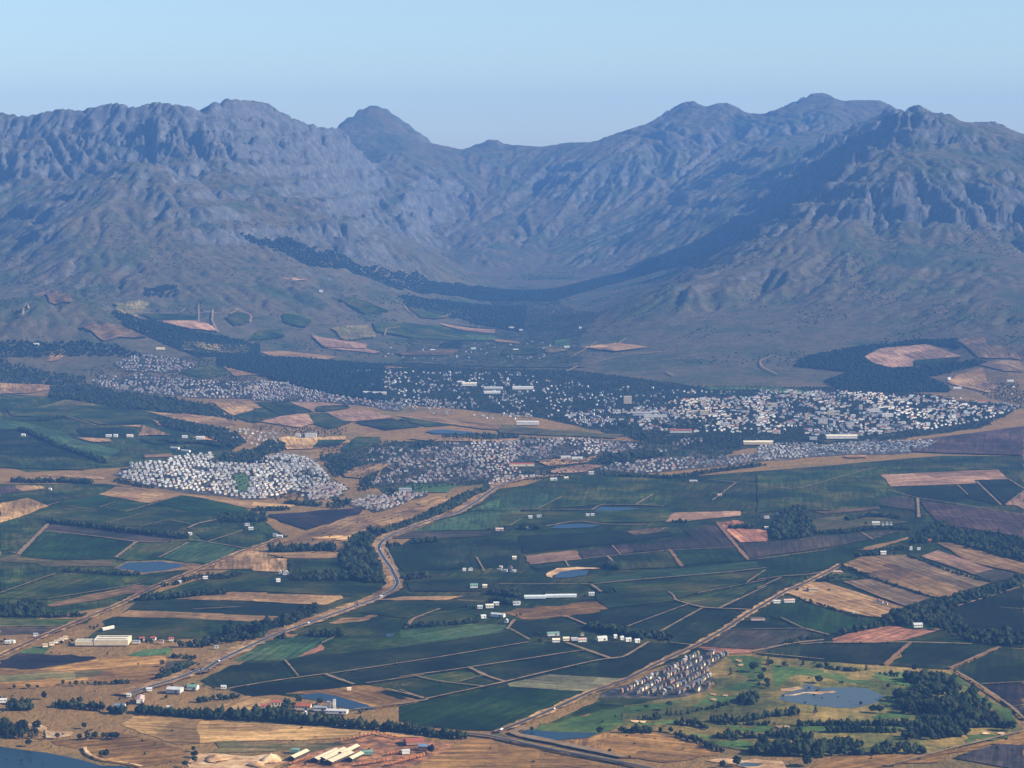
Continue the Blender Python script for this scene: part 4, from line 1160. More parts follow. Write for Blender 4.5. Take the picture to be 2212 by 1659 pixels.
# ---------------------------------------------------------------- single buildings (tile, x, y of the foot, size in m)
B_ = '''
factory|cream flat-roofed factory hall with one long skylight, beside the rugby lawn|P|1095,462|70|46|9|flat|0|wall_cream|roof_cream|0
factory|smaller cream flat-roofed factory wing left of the long factory hall|P|830,462|46|36|8|flat|0|wall_cream|roof_cream|0
shed|long white-roofed shed behind the cream factory near the railway|P|1050,318|9|40|4|y|1.5|wall_grey|roof_cream|-38
house|red-roofed white house just right of the cream factory|P|1400,415|13|10|4.5|x|3|wall_white|roof_red|10
house|red-roofed house, second right of the cream factory|P|1510,412|14|10|4.5|x|3|wall_white|roof_red|-5
house|pinkish house below the red-roofed pair right of the factory|P|1590,440|12|10|4.5|x|3|wall_pink|roof_brown|0
house|red-roofed house at the right end of the factory row|P|1690,418|13|9|4.5|x|3|wall_white|roof_red|8
house|low grey-roofed house touching the right end of the factory|P|1345,442|18|9|4|x|2|wall_white|roof_grey|0
house|cream house at the lower left of the rugby lawn row|P|440,478|13|9|4|x|2.5|wall_cream|roof_thatch|25
house|cream gabled house above the rugby lawn, lowest of its row|P|505,462|13|9|4|x|2.5|wall_cream|roof_thatch|25
house|cream gabled house above the rugby lawn, second in its row|P|555,440|13|9|4|x|2.5|wall_white|roof_thatch|25
house|cream gabled house above the rugby lawn, third in its row|P|600,418|13|9|4|x|2.5|wall_cream|roof_thatch|25
house|cream gabled house above the rugby lawn, highest of its row|P|642,402|12|9|4|x|2.5|wall_cream|roof_thatch|25
house|white-roofed house left of the railway crossing among trees|P|75,445|14|9|4|x|2.5|wall_white|roof_white|0
house|second white-roofed house left of the railway crossing|P|120,440|12|9|4|x|2.5|wall_white|roof_white|-20
house|small pale house beside the railway, above the rugby lawn|P|350,372|12|8|4|x|2.5|wall_white|roof_grey|10
warehouse|large white-roofed warehouse beside the highway start|P|1720,935|34|26|7|x|4|wall_grey|roof_white|-12
warehouse|green-roofed warehouse right of the white warehouse by the highway|P|1900,905|24|20|6|x|4|wall_white|roof_green|-10
shed|long pale shed pointing at the windbreak beside the highway|P|1372,1035|16|44|6|y|3|wall_white|roof_pink|6
shed|blue-roofed shed hidden among the windbreak trees|P|1180,1085|24|12|5|x|3|wall_white|roof_blue|-8
house|small white house left of the long pale shed|P|1270,975|10|8|4|x|2.5|wall_white|roof_white|0
house|small pale house above the long pale shed by the highway|P|1470,915|13|9|4|x|2.5|wall_white|roof_white|12
house|white house in the windbreak at the left picture edge|P|28,1030|16|10|5|x|3|wall_white|roof_white|10
house|tiny white house under the windbreak by the gold field|P|1668,1095|11|7|4|x|2|wall_white|roof_white|5
house|white house at the left tip of the dark vineyard|Q|232,893|12|8|4|x|2.5|wall_white|roof_white|0
cottage|pale gabled cottage beside the highway, above the scrub|Q|160,492|9|7|4|x|2.5|wall_white|roof_grey|0
winery|cream winery hall with red roof beside the long pond|Q|1020,1105|34|18|8|x|5|wall_cream|roof_red|-6
winery|cream block with red roof left of the big dark tree|Q|748,1082|18|12|9|x|3|wall_cream|roof_red|4
winery|small red-roofed barn at the left end of the winery|Q|640,1092|18|12|5|x|4|wall_pink|roof_red|4
winery|long white flat winery cellar below the white tower|Q|1350,1142|48|20|5|flat|0|wall_white|roof_white|-8
winery|grey-roofed cellar between the red hall and the tower|Q|1190,1112|30|16|6|x|3|wall_white|roof_grey|-6
silo|tall white tower of the winery beside the pond|Q|1326,1112|5|5|19|flat|0|wall_white|roof_white|0
silo|shorter white tower of the winery left of the tall one|Q|1272,1105|5|5|14|flat|0|wall_white|roof_white|0
house|white gabled house hidden below the winery hall|Q|1035,1160|9|8|6|y|3|wall_white|roof_white|0
digger_shed|small pale hut on the bare ground above the pond|Q|1470,908|10|6|3.5|x|1.5|wall_cream|roof_cream|15
house|white farmhouse, left of the middle farm cluster|R|790,100|14|10|5|x|3|wall_white|roof_white|0
house|white farmhouse, centre of the middle farm cluster|R|885,92|22|12|6|x|3|wall_white|roof_cream|5
house|white farmhouse, right of the middle farm cluster|R|950,66|15|10|5|x|3|wall_white|roof_white|5
shed|white shed standing alone right of the middle farm cluster|R|1150,62|20|10|5|x|3|wall_white|roof_white|15
shed|white shed left of the long bent white roof|R|822,195|14|10|5|x|3|wall_white|roof_white|20
shed|long white roof among dark trees beside the brown field|R|968,182|38|13|6|x|3|wall_white|roof_white|-24
house|small white house at the bend of the red track|R|1050,238|9|9|5|y|3|wall_white|roof_white|-10
shed|green-roofed farm shed above the white farm row|R|1510,368|32|14|5|x|3|wall_grey|roof_green|15
house|white house at the left end of the white farm row|R|1540,432|19|12|5|x|3|wall_white|roof_cream|8
house|cream house second from left in the white farm row|R|1640,418|16|11|5|x|3|wall_cream|roof_cream|8
house|low white shed third from left in the white farm row|R|1720,414|16|9|4|x|2|wall_white|roof_white|4
house|white house with pink roof fourth in the white farm row|R|1798,428|22|11|5|x|3|wall_white|roof_pink|10
house|cream gabled cottage above the white farm row|R|1800,368|9|8|5|y|3|wall_cream|roof_brown|0
barn|big white barn in the middle of the white farm row|R|1992,418|26|15|6|x|4|wall_white|roof_white|22
cottage|white worker cottage, first right of the big white barn|T|150,392|8|8|5|x|3|wall_white|roof_white|20
cottage|white worker cottage, second right of the big white barn|T|216,408|9|8|5|x|3|wall_white|roof_white|20
cottage|white worker cottage, third right of the big white barn|T|278,424|15|9|5|x|3|wall_white|roof_white|20
cottage|white worker cottage, last right of the big white barn|T|366,436|13|9|5|x|3|wall_white|roof_white|20
house|small grey house among dark trees by the track junction|T|520,375|12|8|4|x|3|wall_pink|roof_grey|0
house|white house with low roof left of the diagonal road|T|1745,45|20|9|5|x|2|wall_white|roof_white|10
house|pink-roofed house with white gable above the green field|T|1870,38|30|9|5|x|3|wall_white|roof_pink|8
ruin|pale roofless farm building inside the oval of bushes|T|1560,215|38|14|3|flat|0|wall_pink|roof_brown|4
villa|white villa with curved gables above the red field|U|1165,285|24|14|6|x|4|wall_white|roof_white|10
cottage|white cottage first of the trio on the brown field|D|1005,1135|9|8|4.5|y|3|wall_white|roof_red|-18
cottage|white cottage second of the trio on the brown field|D|1030,1146|9|8|4.5|y|3|wall_white|roof_red|-18
cottage|white cottage last of the trio on the brown field|D|1066,1158|11|8|4.5|y|3|wall_white|roof_red|-18
villa|ochre villa with several wings beside the diagonal road|D|465,1048|26|14|6|x|3|wall_ochre|roof_thatch|0
villa|ochre gatehouse just left of the ochre villa|D|425,1040|10|9|7|hip|3|wall_ochre|roof_red|0
house|thatched wide house beside the dark hedge and diagonal road|D|665,898|32|13|4|hip|4|wall_brick|roof_thatch|0
house|white farmhouse with white roof at the head of the striped fields|D|1045,738|18|10|6|x|3|wall_white|roof_white|8
house|grey-roofed house left of the farmhouse above the striped fields|D|990,722|14|9|5|x|3|wall_white|roof_grey|8
silo|round-topped white silo house above the striped fields|D|1275,702|9|9|8|hip|3|wall_white|roof_white|0
house|small white house right of the white silo house|D|1340,702|10|7|4|x|2|wall_white|roof_white|0
barn|red-roofed barn at the edge of the dark wood|D|1410,636|26|14|4|x|4|wall_brick|roof_red|-8
house|lone tiny white hut on the hedge of the brown field|D|800,1228|6|5|3|x|1.5|wall_white|roof_white|0
house|white house beside the red field, left wood edge|D|92,530|24|11|5|x|3|wall_white|roof_cream|-10
house|pale house upper left of the dark round wood|D|78,438|18|10|4|x|3|wall_white|roof_grey|5
house|small white house behind the dark round wood|D|170,410|9|7|4|x|2|wall_white|roof_white|0
manor|white gabled manor, left end of the row behind the windbreak|D|985,492|26|10|6|x|4|wall_white|roof_white|0
manor|white gable house second in the row behind the windbreak|D|1045,498|9|10|6|y|4|wall_white|roof_white|0
manor|white gable house third in the row behind the windbreak|D|1078,494|9|10|6|y|4|wall_white|roof_white|0
manor|white gable house right end of the row behind the windbreak|D|1110,494|9|10|6|y|4|wall_white|roof_white|0
house|lone white house in front of the purple field, wood edge|D|1455,500|8|6|4|x|2|wall_white|roof_white|0
house|cream house beside the orchard above the white hamlet|C|120,778|13|10|5|x|3|wall_cream|roof_cream|0
greenhouse|long pale glasshouse, left of three in the farm valley|C|290,1104|60|22|4|x|2.5|greenhouse|greenhouse|2
greenhouse|long pale glasshouse, middle of three in the farm valley|C|430,1096|36|18|4|x|2.5|greenhouse|greenhouse|2
greenhouse|long pale glasshouse, right of three in the farm valley|C|555,1094|54|18|4|x|2.5|greenhouse|greenhouse|2
house|white house right of the three pale glasshouses|C|760,1080|16|10|5|x|3|wall_white|roof_white|0
house|white house below the three glasshouses at the dark trees|C|135,1160|18|10|5|x|3|wall_white|roof_grey|10
house|white farmhouse near the upper vineyard, left of a pair|C|252,438|14|9|5|x|3|wall_white|roof_white|0
house|white farmhouse near the upper vineyard, right of a pair|C|325,430|16|9|5|x|3|wall_white|roof_grey|0
house|low white house between the two blue ponds, left one|C|728,418|12|8|4|x|2|wall_white|roof_white|0
house|low white house between the two blue ponds, right one|C|768,416|12|8|4|x|2|wall_white|roof_white|0
house|white house under the wood left of the lower blue pond|C|238,526|16|9|4|x|2.5|wall_white|roof_white|0
shed|white-roofed shed at the top vineyard edge below the town, left|C|445,122|26|12|5|x|3|wall_white|roof_white|4
shed|cream-roofed shed at the top vineyard edge below the town, right|C|550,112|16|10|5|x|3|wall_cream|roof_cream|0
house|white house above the cream shed where the town begins|C|758,72|20|12|7|x|3|wall_white|roof_white|0
shed|flat pale shed alone in the upper right vineyard|C|1605,136|30|12|4|x|2|wall_pink|roof_white|-5
shed|pale ruin beside the steep track of the upper vineyard|C|1822,252|16|12|4|x|2|wall_pink|roof_pink|0
shed|pink-roofed shed standing alone in the green vineyard|B|2042,542|26|12|5|x|3|wall_pink|roof_pink|0
house|white house with green roof beside the long tree-lined lane|B|1830,1015|22|13|6|x|4|wall_white|roof_green|5
house|cream house right of the green-roofed white house|B|1920,1015|13|10|5|x|3|wall_cream|roof_cream|0
manor|white gabled manor in the dark trees, main block|B|268,908|17|11|6|y|5|wall_white|roof_white|0
manor|narrow white gable beside the manor in dark trees|B|222,902|7|9|6|y|4|wall_white|roof_white|0
house|white house below the manor in the dark trees|B|204,966|12|8|5|x|3|wall_white|roof_white|20
house|white house cluster at the wood edge, left one|B|180,588|14|9|5|x|3|wall_white|roof_grey|-5
house|white house cluster at the wood edge, right one|B|222,600|16|9|5|x|3|wall_white|roof_white|-5
house|white cottage at the highway bend junction|B|1062,1101|8|7|4|x|2|wall_white|roof_white|0
hall|long grey hall beside the sports field near the township|B|1260,212|46|16|6|x|4|wall_grey|roof_grey|0
house|white house in front of the valley windbreak|A|1575,578|12|9|5|x|3|wall_white|roof_white|0
house|white house right of the valley windbreak, lower one|A|2080,534|16|10|5|x|3|wall_white|roof_white|5
house|white house right of the valley windbreak, upper one|A|2050,500|16|9|5|x|2.5|wall_white|roof_grey|5
house|white house between round trees along the railway, right one|A|1702,942|14|8|4|x|2.5|wall_white|roof_white|12
house|white house between round trees along the railway, left one|A|1488,978|10|7|4|x|2.5|wall_white|roof_white|12
house|tiny white house in front of the round grove, far left|A|415,204|10|8|4|x|3|wall_white|roof_white|-15
house|white hut on the left vineyard hill|a|192,862|14|10|5|x|3|wall_white|roof_white|0
farm_building|white farm building left of three on the left hills|a|900,868|20|11|5|x|3|wall_white|roof_white|0
farm_building|white farm building middle of three on the left hills|a|958,868|14|11|6|x|3|wall_white|roof_white|0
farm_building|white farm building right of three on the left hills|a|1075,868|22|11|5|x|3|wall_white|roof_cream|0
farm_building|white farm building beside the orange bare ground|a|1660,888|28|13|6|x|4|wall_white|roof_white|0
farm_building|small white building left of the orange bare ground|a|1530,876|18|11|5|x|3|wall_white|roof_white|0
long_shed|narrow white row roof above the bright suburb, left|a|1450,968|34|9|4|x|2|wall_white|roof_white|-28
long_shed|narrow white row roof above the bright suburb, right|a|1540,992|34|9|4|x|2|wall_white|roof_white|-28
apartment_block|pale square block in the upper left suburb, left one|a|2068,474|14|12|14|flat|0|wall_cream|roof_cream|0
apartment_block|pale square block in the upper left suburb, right one|a|2120,474|14|12|14|flat|0|wall_cream|roof_cream|0
villa|big white modern block on the gold field|b|475,878|40|14|16|flat|0|wall_white|roof_white|0
villa|white two-storey block left of the big white modern block|b|370,870|18|12|11|flat|0|wall_white|roof_white|0
school|large white school roofs among town trees, front|b|1790,440|64|24|8|x|4|wall_white|roof_cream|8
school|white school wing behind the large school roofs|b|1720,430|30|20|9|x|4|wall_cream|roof_white|-15
hall|long white campus roof right of the school, upper|b|1990,470|80|18|6|x|3|wall_white|roof_white|-4
hall|long white campus roof right of the school, lower|b|1980,505|70|18|6|x|3|wall_white|roof_white|4
hall|long white campus roof at the stadium end|c|190,472|90|20|7|x|4|wall_white|roof_white|3
warehouse|long cream warehouse beside the suburb edge|b|1045,514|58|18|7|x|3|wall_cream|roof_white|0
warehouse|shorter white warehouse left of the long cream warehouse|b|940,510|30|16|7|x|3|wall_white|roof_white|0
sports_hall|white curved-roof hall left of the town, dark lot before it|c|230,768|82|20|9|x|4|wall_white|roof_white|-2
tower_block|tall pale tower block rising from the town trees|c|1060,590|32|14|27|flat|0|wall_cream|roof_cream|0
tower_block|slender pale tower among the red roofs of the town|c|1695,622|15|12|30|flat|0|wall_cream|roof_cream|0
office_block|broad white office block in the town centre, curved front|c|1180,690|72|24|10|flat|0|wall_white|roof_white|-4
office_block|long white block below the broad office block|c|1290,704|90|14|7|flat|0|wall_white|roof_white|4
apartment_block|cream block left of the slender tower foot|c|1620,680|26|14|13|flat|0|wall_cream|roof_cream|0
apartment_block|cream stepped block below the slender tower|c|1695,684|34|14|15|flat|0|wall_cream|roof_cream|0
silo|pair of thin white silos right of the dark trees, left one|c|1828,772|5|5|18|flat|0|wall_white|roof_white|0
silo|pair of thin white silos right of the dark trees, right one|c|1842,772|5|5|18|flat|0|wall_white|roof_white|0
office_block|white block beside the thin white silos|c|1875,782|30|14|12|flat|0|wall_white|roof_white|0
factory|long yellow-cream factory roof below the town|c|2130,932|90|24|7|x|4|wall_ochre|roof_cream|-3
factory|cream factory roof right of the long yellow factory|d|60,930|60|24|7|x|4|wall_cream|roof_cream|-2
school|red-roofed school with cream gable below the suburb|c|1500,832|80|14|7|x|4|wall_white|roof_red|0
shed|long red-roofed row below the suburb|c|180,1112|80|12|6|x|3|wall_cream|roof_red|4
shed|pale long shed on the open field below town, left|c|545,1048|32|14|5|x|2|wall_white|roof_white|2
shed|pale long shed on the open field below town, right|c|640,1056|36|14|5|x|2|wall_white|roof_white|2
factory|long white factory roofs at the right of the town|d|700,882|110|22|8|x|4|wall_white|roof_cream|2
factory|grey-white factory hall left of the long factory roofs|d|465,892|26|18|8|flat|0|wall_grey|roof_white|0
apartment_block|cream double block in the town, upper left of the flats|d|140,618|26|12|13|flat|0|wall_cream|roof_cream|0
apartment_block|wide cream flats in the middle of the town|d|620,686|32|12|14|flat|0|wall_cream|roof_cream|0
apartment_block|tall cream flats beside the wide cream flats|d|410,728|14|12|22|flat|0|wall_cream|roof_cream|0
apartment_block|cream flats with stepped roof in front of the tall flats|d|545,760|34|13|20|flat|0|wall_white|roof_grey|0
apartment_block|grey-cream flats lowest in the town row|d|770,778|26|13|14|flat|0|wall_white|roof_grey|0
apartment_block|white twin flats at the town's right, left one|d|1450,722|14|11|14|flat|0|wall_cream|roof_white|0
apartment_block|white twin flats at the town's right, right one|d|1500,722|9|11|14|flat|0|wall_white|roof_white|0
apartment_block|white flats right of the white twin flats|d|1625,710|18|12|9|flat|0|wall_white|roof_white|20
apartment_block|white flats below the twin flats at the town edge|d|1415,774|16|12|10|flat|0|wall_white|roof_white|10
apartment_block|cream flats among the upper town roofs|d|860,640|14|12|16|flat|0|wall_cream|roof_cream|0
apartment_block|ochre flats upper right among the town roofs|d|1110,612|16|12|11|flat|0|wall_ochre|roof_cream|0
office_block|broad white office roofs in the upper town|d|960,660|50|18|9|flat|0|wall_white|roof_white|6
office_block|white office roofs right of the broad white offices|d|1080,700|44|18|10|flat|0|wall_white|roof_white|8
red_house|red-roofed cream house at the far right of the town|d|1870,585|40|14|6|x|4|wall_cream|roof_red|-4
church|white pointed church among the town trees|d|640,768|8|10|12|y|9|wall_white|roof_white|0
farm_building|white farm on the dark right hillside|d|1590,392|16|9|5|x|3|wall_white|roof_white|25
farm_building|white farm row below the pale hillside field|d|1660,470|34|9|5|x|3|wall_white|roof_white|0
farm_building|white farm on the far right dark hillside|d|2100,412|28|11|5|x|3|wall_white|roof_white|0
farm_building|white villa on the left mountain slope|m|1935,1268|18|12|7|x|4|wall_white|roof_white|0
farm_building|white farm at the wooded valley mouth, left one|n|1075,1484|30|12|6|x|3|wall_white|roof_white|0
farm_building|white farm at the wooded valley mouth, right one|n|1132,1500|20|12|7|x|3|wall_white|roof_white|0
farm_building|white farm in the valley trees, far right|n|1490,1484|14|10|5|x|3|wall_white|roof_white|0
farm_building|white farm on the green valley field|n|1410,1602|26|12|6|x|3|wall_white|roof_white|0
farm_building|white roofs below the valley, first from left|n|600,1620|24|10|5|x|3|wall_white|roof_white|0
farm_building|white roofs below the valley, second from left|n|845,1610|26|10|5|x|3|wall_white|roof_white|0
farm_building|white roofs below the valley, third from left|n|1100,1618|28|10|5|x|3|wall_white|roof_white|0
farm_building|white roof at the foot of the left spur|a|300,105|24|11|5|x|3|wall_white|roof_white|0
farm_building|pale roof row on the spur above the upper suburb|a|1330,142|40|12|5|x|3|wall_cream|roof_cream|4
'''
TAKEN = []
for ln in B_.strip().splitlines():
    nm, lab, tile, xy, w, d_, h, rf, rise, wm, rm, yaw = ln.split('|')
    g = ground(tile, [tuple(map(float, xy.split(',')))])[0]
    w, d_, h, rise = float(w), float(d_), float(h), float(rise)
    if h < 9 and tile in 'PQRTUABCD': w, d_, h, rise = w * .8, d_ * .8, h * .76, rise * .8
    cat = {'digger_shed': 'hut', 'red_house': 'house', 'long_shed': 'shed'}.get(nm, nm.replace('_', ' '))
    win = int(h // 3.3) if nm in ('tower_block', 'apartment_block', 'office_block', 'villa') else (1 if nm in ('school', 'winery', 'manor', 'house') else 0)
    pos = (g[0], g[1] + d_ / 2)
    far = tile in 'mncd'
    building({'digger_shed': 'hut', 'red_house': 'house', 'long_shed': 'shed'}.get(nm, nm), lab, cat, pos, w, d_, h, rf, rise, wm, rm, float(yaw), windows=win, door=nm in ('barn', 'shed', 'warehouse', 'winery', 'cottage'),
             strips=2 if nm == 'factory' and rf == 'flat' else 0, z=float(HZ(*pos)) + (TOP if not far else TOP + 0.7))
    TAKEN.append((pos[0], pos[1], max(w, d_) * 0.62))

# brickyard: open drying sheds and rows of stacked bricks
for i, (p0, p1, w) in enumerate((((900,1600),(1050,1530),12), ((1130,1618),(1345,1520),15), ((1205,1612),(1420,1512),15), ((1262,1640),(1480,1545),17), ((1385,1560),(1545,1480),13), ((1475,1612),(1590,1555),11))):
    a, b = ground('Q', [p0, p1])
    L = math.dist(a, b); yaw = math.degrees(math.atan2(b[1] - a[1], b[0] - a[0])) - 90
    m = (a + b) / 2
    root = empty('drying_shed', m[0], m[1], yaw)
    tag(root, f'long tan-roofed open brick drying shed, {nth(i)} from the left in the brickyard', 'shed', 'brickyard drying sheds')
    v, f = roof_vf(w, L, 3.6, 'y', 2.6); fix(mesh_obj('roof', v, f, 'shed_roof', root))
    v, f = wall_vf(w - 1.5, L - 1, 3.2, '', 0); fix(mesh_obj('wall', v, f, 'dark_gap', root))  # dark box in place of walls, painting in the shade of the open shed
    v = [(-w / 2 + .6, -L / 2, 3.4), (w / 2 - .6, -L / 2, 3.4), (0, -L / 2, 5.9)]; mesh_obj('gable', v, [(0, 1, 2)], 'dark_gap', root)  # dark end sheet, same painted shade up to the ridge
    pv, pf = box_vf(0.5, 0.5, -0.5, 3.7); pm = None
    for k in range(int(L / 8)):
        for s in (-1, 1):
            if pm is None: po = mesh_obj('post', pv, pf, 'wall_brick', root); pm = po.data
            else: po = bpy.data.objects.new('post', pm); C.objects.link(po); po.parent = root
            po.location = (s * (w / 2 + 0.1), -L / 2 + 4 + k * 8, 0)
def stack_mesh():
    prof = [(-2.6, 0), (-2.6, 1.9), (-2.0, 2.8), (-0.8, 3.3), (0.8, 3.3), (2.0, 2.8), (2.6, 1.9), (2.6, 0)]
    v = [(x, y, z - 0.5) for y in (-2.2, 2.2) for x, z in prof]
    n = len(prof)
    f = [(i, i + 1, n + i + 1, n + i) for i in range(n - 1)] + [tuple(range(n))[::-1], tuple(range(n, 2 * n))]
    return v, f
sv, sf = stack_mesh(); sm = None
for row, (tile, p0, p1, cnt, word) in enumerate((('Q',(1840,1655),(2210,1560),17,'lower orange row beside the road'), ('R',(-10,1612),(228,1550),13,'orange row ending at the tree'), ('Q',(1560,1650),(1830,1610),11,'orange row below the long sheds'), ('Q',(900,1640),(1060,1580),8,'orange row left of the long sheds'), ('Q',(1860,1545),(2030,1520),8,'short orange row above the lower row'), ('Q',(1400,1412),(1700,1345),9,'thin row above the brickyard'), ('Q',(1720,1330),(1960,1385),8,'scattered row below the windbreak'))):
    g = ground(tile, [p0, p1])
    for i in range(cnt):
        q = g[0] + (g[1] - g[0]) * (i / (cnt - 1)) + rng.normal(size=2) * 0.6
        if sm is None: o = fix(mesh_obj('brick_stack', sv, sf, 'brick')); sm = o.data
        else: o = bpy.data.objects.new('brick_stack', sm); C.objects.link(o)
        o.location = (q[0], q[1], float(HZ(*q)) + TOP + 0.5); k = float(rng.uniform(0.75, 1.05)); o.scale = (k, k * 1.2, k * float(rng.uniform(.8, 1.05)))
        o.rotation_euler = (0, 0, float(rng.normal()) * 0.12)
        tag(o, f'orange brick stack, {nth(i)} from left in the {word}', 'brick stack', 'stacked bricks in the brickyard')
building('workshop', 'blue-grey roofed open workshop beside the round tree in the brickyard', 'workshop', ground('R', [(235,1492)])[0], 17, 12, 5, 'x', 3, 'wall_brick', 'roof_blue', -10)
building('kiln', 'broad dark red kiln roof at the right of the brickyard', 'kiln', ground('Q', [(2110,1428)])[0], 30, 26, 4, 'x', 3, 'wall_brick', 'roof_red', 14)
building('shed', 'green-roofed netting shed above the long brickyard sheds', 'shed', ground('Q', [(1640,1535)])[0], 22, 14, 3.4, 'hip', 1.6, 'roof_green', 'roof_green', 8)
building('shed', 'small green shed left of the long brickyard sheds', 'shed', ground('Q', [(935,1515)])[0], 15, 10, 3.4, 'hip', 1.6, 'roof_green', 'roof_green', 0)
building('hut', 'pale hut at the left of the blue-roofed workshop', 'hut', ground('R', [(55,1532)])[0], 13, 8, 4, 'x', 1.6, 'wall_white', 'roof_white', 12)
# sand heaps of the quarry
def heap(xy, rx, ry, h, label, seed):
    r = np.random.default_rng(seed); n, k = 26, 7; v, f = [(0, 0, h)], []
    for j in range(1, k):
        t_ = j / (k - 1)
        for i in range(n):
            a = 6.283 * i / n; q = 1 + 0.16 * math.sin(3 * a + seed) + 0.05 * r.normal()
            v.append((rx * t_ * q * math.cos(a), ry * t_ * q * math.sin(a), h * (1 - t_) ** 1.15 * (1 + 0.08 * r.normal()) - (1.5 if j == k - 1 else 0)))
    f += [(0, 1 + i, 1 + (i + 1) % n) for i in range(n)]
    for j in range(k - 2):
        for i in range(n):
            a = 1 + j * n + i; b = 1 + j * n + (i + 1) % n; f.append((a, a + n, b + n, b))
    o = mesh_obj('sand_heap', v, f, 'sand', smooth_=True); o.location = (xy[0], xy[1], float(HZ(*xy)) + TOP)
    tag(o, label, 'sand heap', 'sand heaps beside the brickyard')
heap(ground('Q', [(700,1590)])[0], 16, 26, 8, 'largest pale sand heap left of the brickyard sheds', 3)
heap(ground('Q', [(560,1640)])[0], 14, 14, 5, 'lower pale sand heap in front of the largest heap', 5)
heap(ground('Q', [(170,1580)])[0], 20, 22, 4, 'flat broad sand heap at the left of the quarry', 8)

# ---------------------------------------------------------------- houses
def tpl_house(roof, colour_slots=True):
    w, d_, h, rise = 1.0, 1.0, 1.0, 0.6
    return wall_vf(w, d_, h, roof if roof in 'xy' else '', rise)
GOLF = ground('T', [(150,925),(560,735),(900,560),(1235,520),(1255,565),(1160,618),(1050,690),(1115,790),(1040,905),(640,960),(300,955)])
HM = {}
def house_mesh(kind, roof, wm, rm):
    """shared unit meshes for alike houses: walls and roof"""
    k = (kind, roof, wm, rm)
    if k not in HM:
        w, d_, h, rise = kind
        v, f = wall_vf(w, d_, h, roof if roof in 'xy' else '', rise); a = fix(mesh_obj('house', v, f, wm)); ma = a.data; bpy.data.objects.remove(a)
        v, f = roof_vf(w, d_, h, roof, rise); b = fix(mesh_obj('roof', v, f, rm)); mb = b.data; bpy.data.objects.remove(b)
        HM[k] = (ma, mb)
    return HM[k]
def house_at(x, y, yaw, kind, roof, wm, rm, label, group, sc=1.0, chimney=False):
    ma, mb = house_mesh(kind, roof, wm, rm)
    o = bpy.data.objects.new('house', ma); C.objects.link(o)
    o.location = (x, y, float(HZ(x, y)) + TOP + 0.3); o.rotation_euler = (0, 0, math.radians(yaw)); o.scale = (sc, sc, sc)
    r = bpy.data.objects.new('roof', mb); C.objects.link(r); r.parent = o
    if chimney:
        c0 = bpy.data.objects.new('chimney', CHM); C.objects.link(c0); c0.parent = o; c0.location = (kind[0] * 0.3, 0, kind[2])
    tag(o, label, 'house', group)
cv, cf = box_vf(1.0, 1.0, 0, 3.9); _c = mesh_obj('chimney', cv, cf, 'wall_stone'); CHM = _c.data; bpy.data.objects.remove(_c)

# golf estate: rows parallel to the country road
gd = GOLF.mean(0)
road_dir = np.array(ground('T', [(300,790),(960,465)])); road_dir = road_dir[1] - road_dir[0]; road_dir /= np.hypot(*road_dir)
road_nrm = np.array([road_dir[1], -road_dir[0]])
rows_ = {}
n_ind = 0
for j in range(0, 40):
    for i in range(-60, 60):
        q = ground('T', [(150,925)])[0] + road_dir * (i * 14 + 5 * (j % 2)) + road_nrm * (14 + j * 24) + rng.normal(size=2) * 2.0
        if inside(GOLF, np.array([q[0]]), np.array([q[1]]))[0] and rng.random() < 0.93: rows_.setdefault(j, []).append(q)
for j, qs in rows_.items():
    qs.sort(key=lambda q: q[0] / q[1])
    for i, q in enumerate(qs):
        wm = ['wall_cream', 'wall_stone', 'wall_stone', 'wall_brick', 'wall_stone', 'wall_stone', 'wall_ochre'][int(rng.integers(7))]
        rm = ['roof_dark', 'roof_grey', 'roof_dark', 'roof_brown'][int(rng.integers(4))]
        kind = [(10, 7, 4.2, 3.2), (8, 7, 4.8, 3.2), (11, 6.5, 3.8, 3.0)][int(rng.integers(3))]
        house_at(q[0], q[1], math.degrees(math.atan2(road_dir[1], road_dir[0])) + (90 if rng.random() < .4 else 0) + rng.normal() * 4, kind, 'xxy'[int(rng.integers(3))], wm, rm,
                 f"{WALLWORD[wm]} {ROOFWORD[rm]}-roofed house, {nth(i)} from left, {nth(len(rows_) - 1 - list(rows_).index(j))} golf-estate row from the fairway", 'houses of the golf estate', float(rng.uniform(.75, .95)), True)
        n_ind += 1
        TAKEN.append((q[0], q[1], 9))

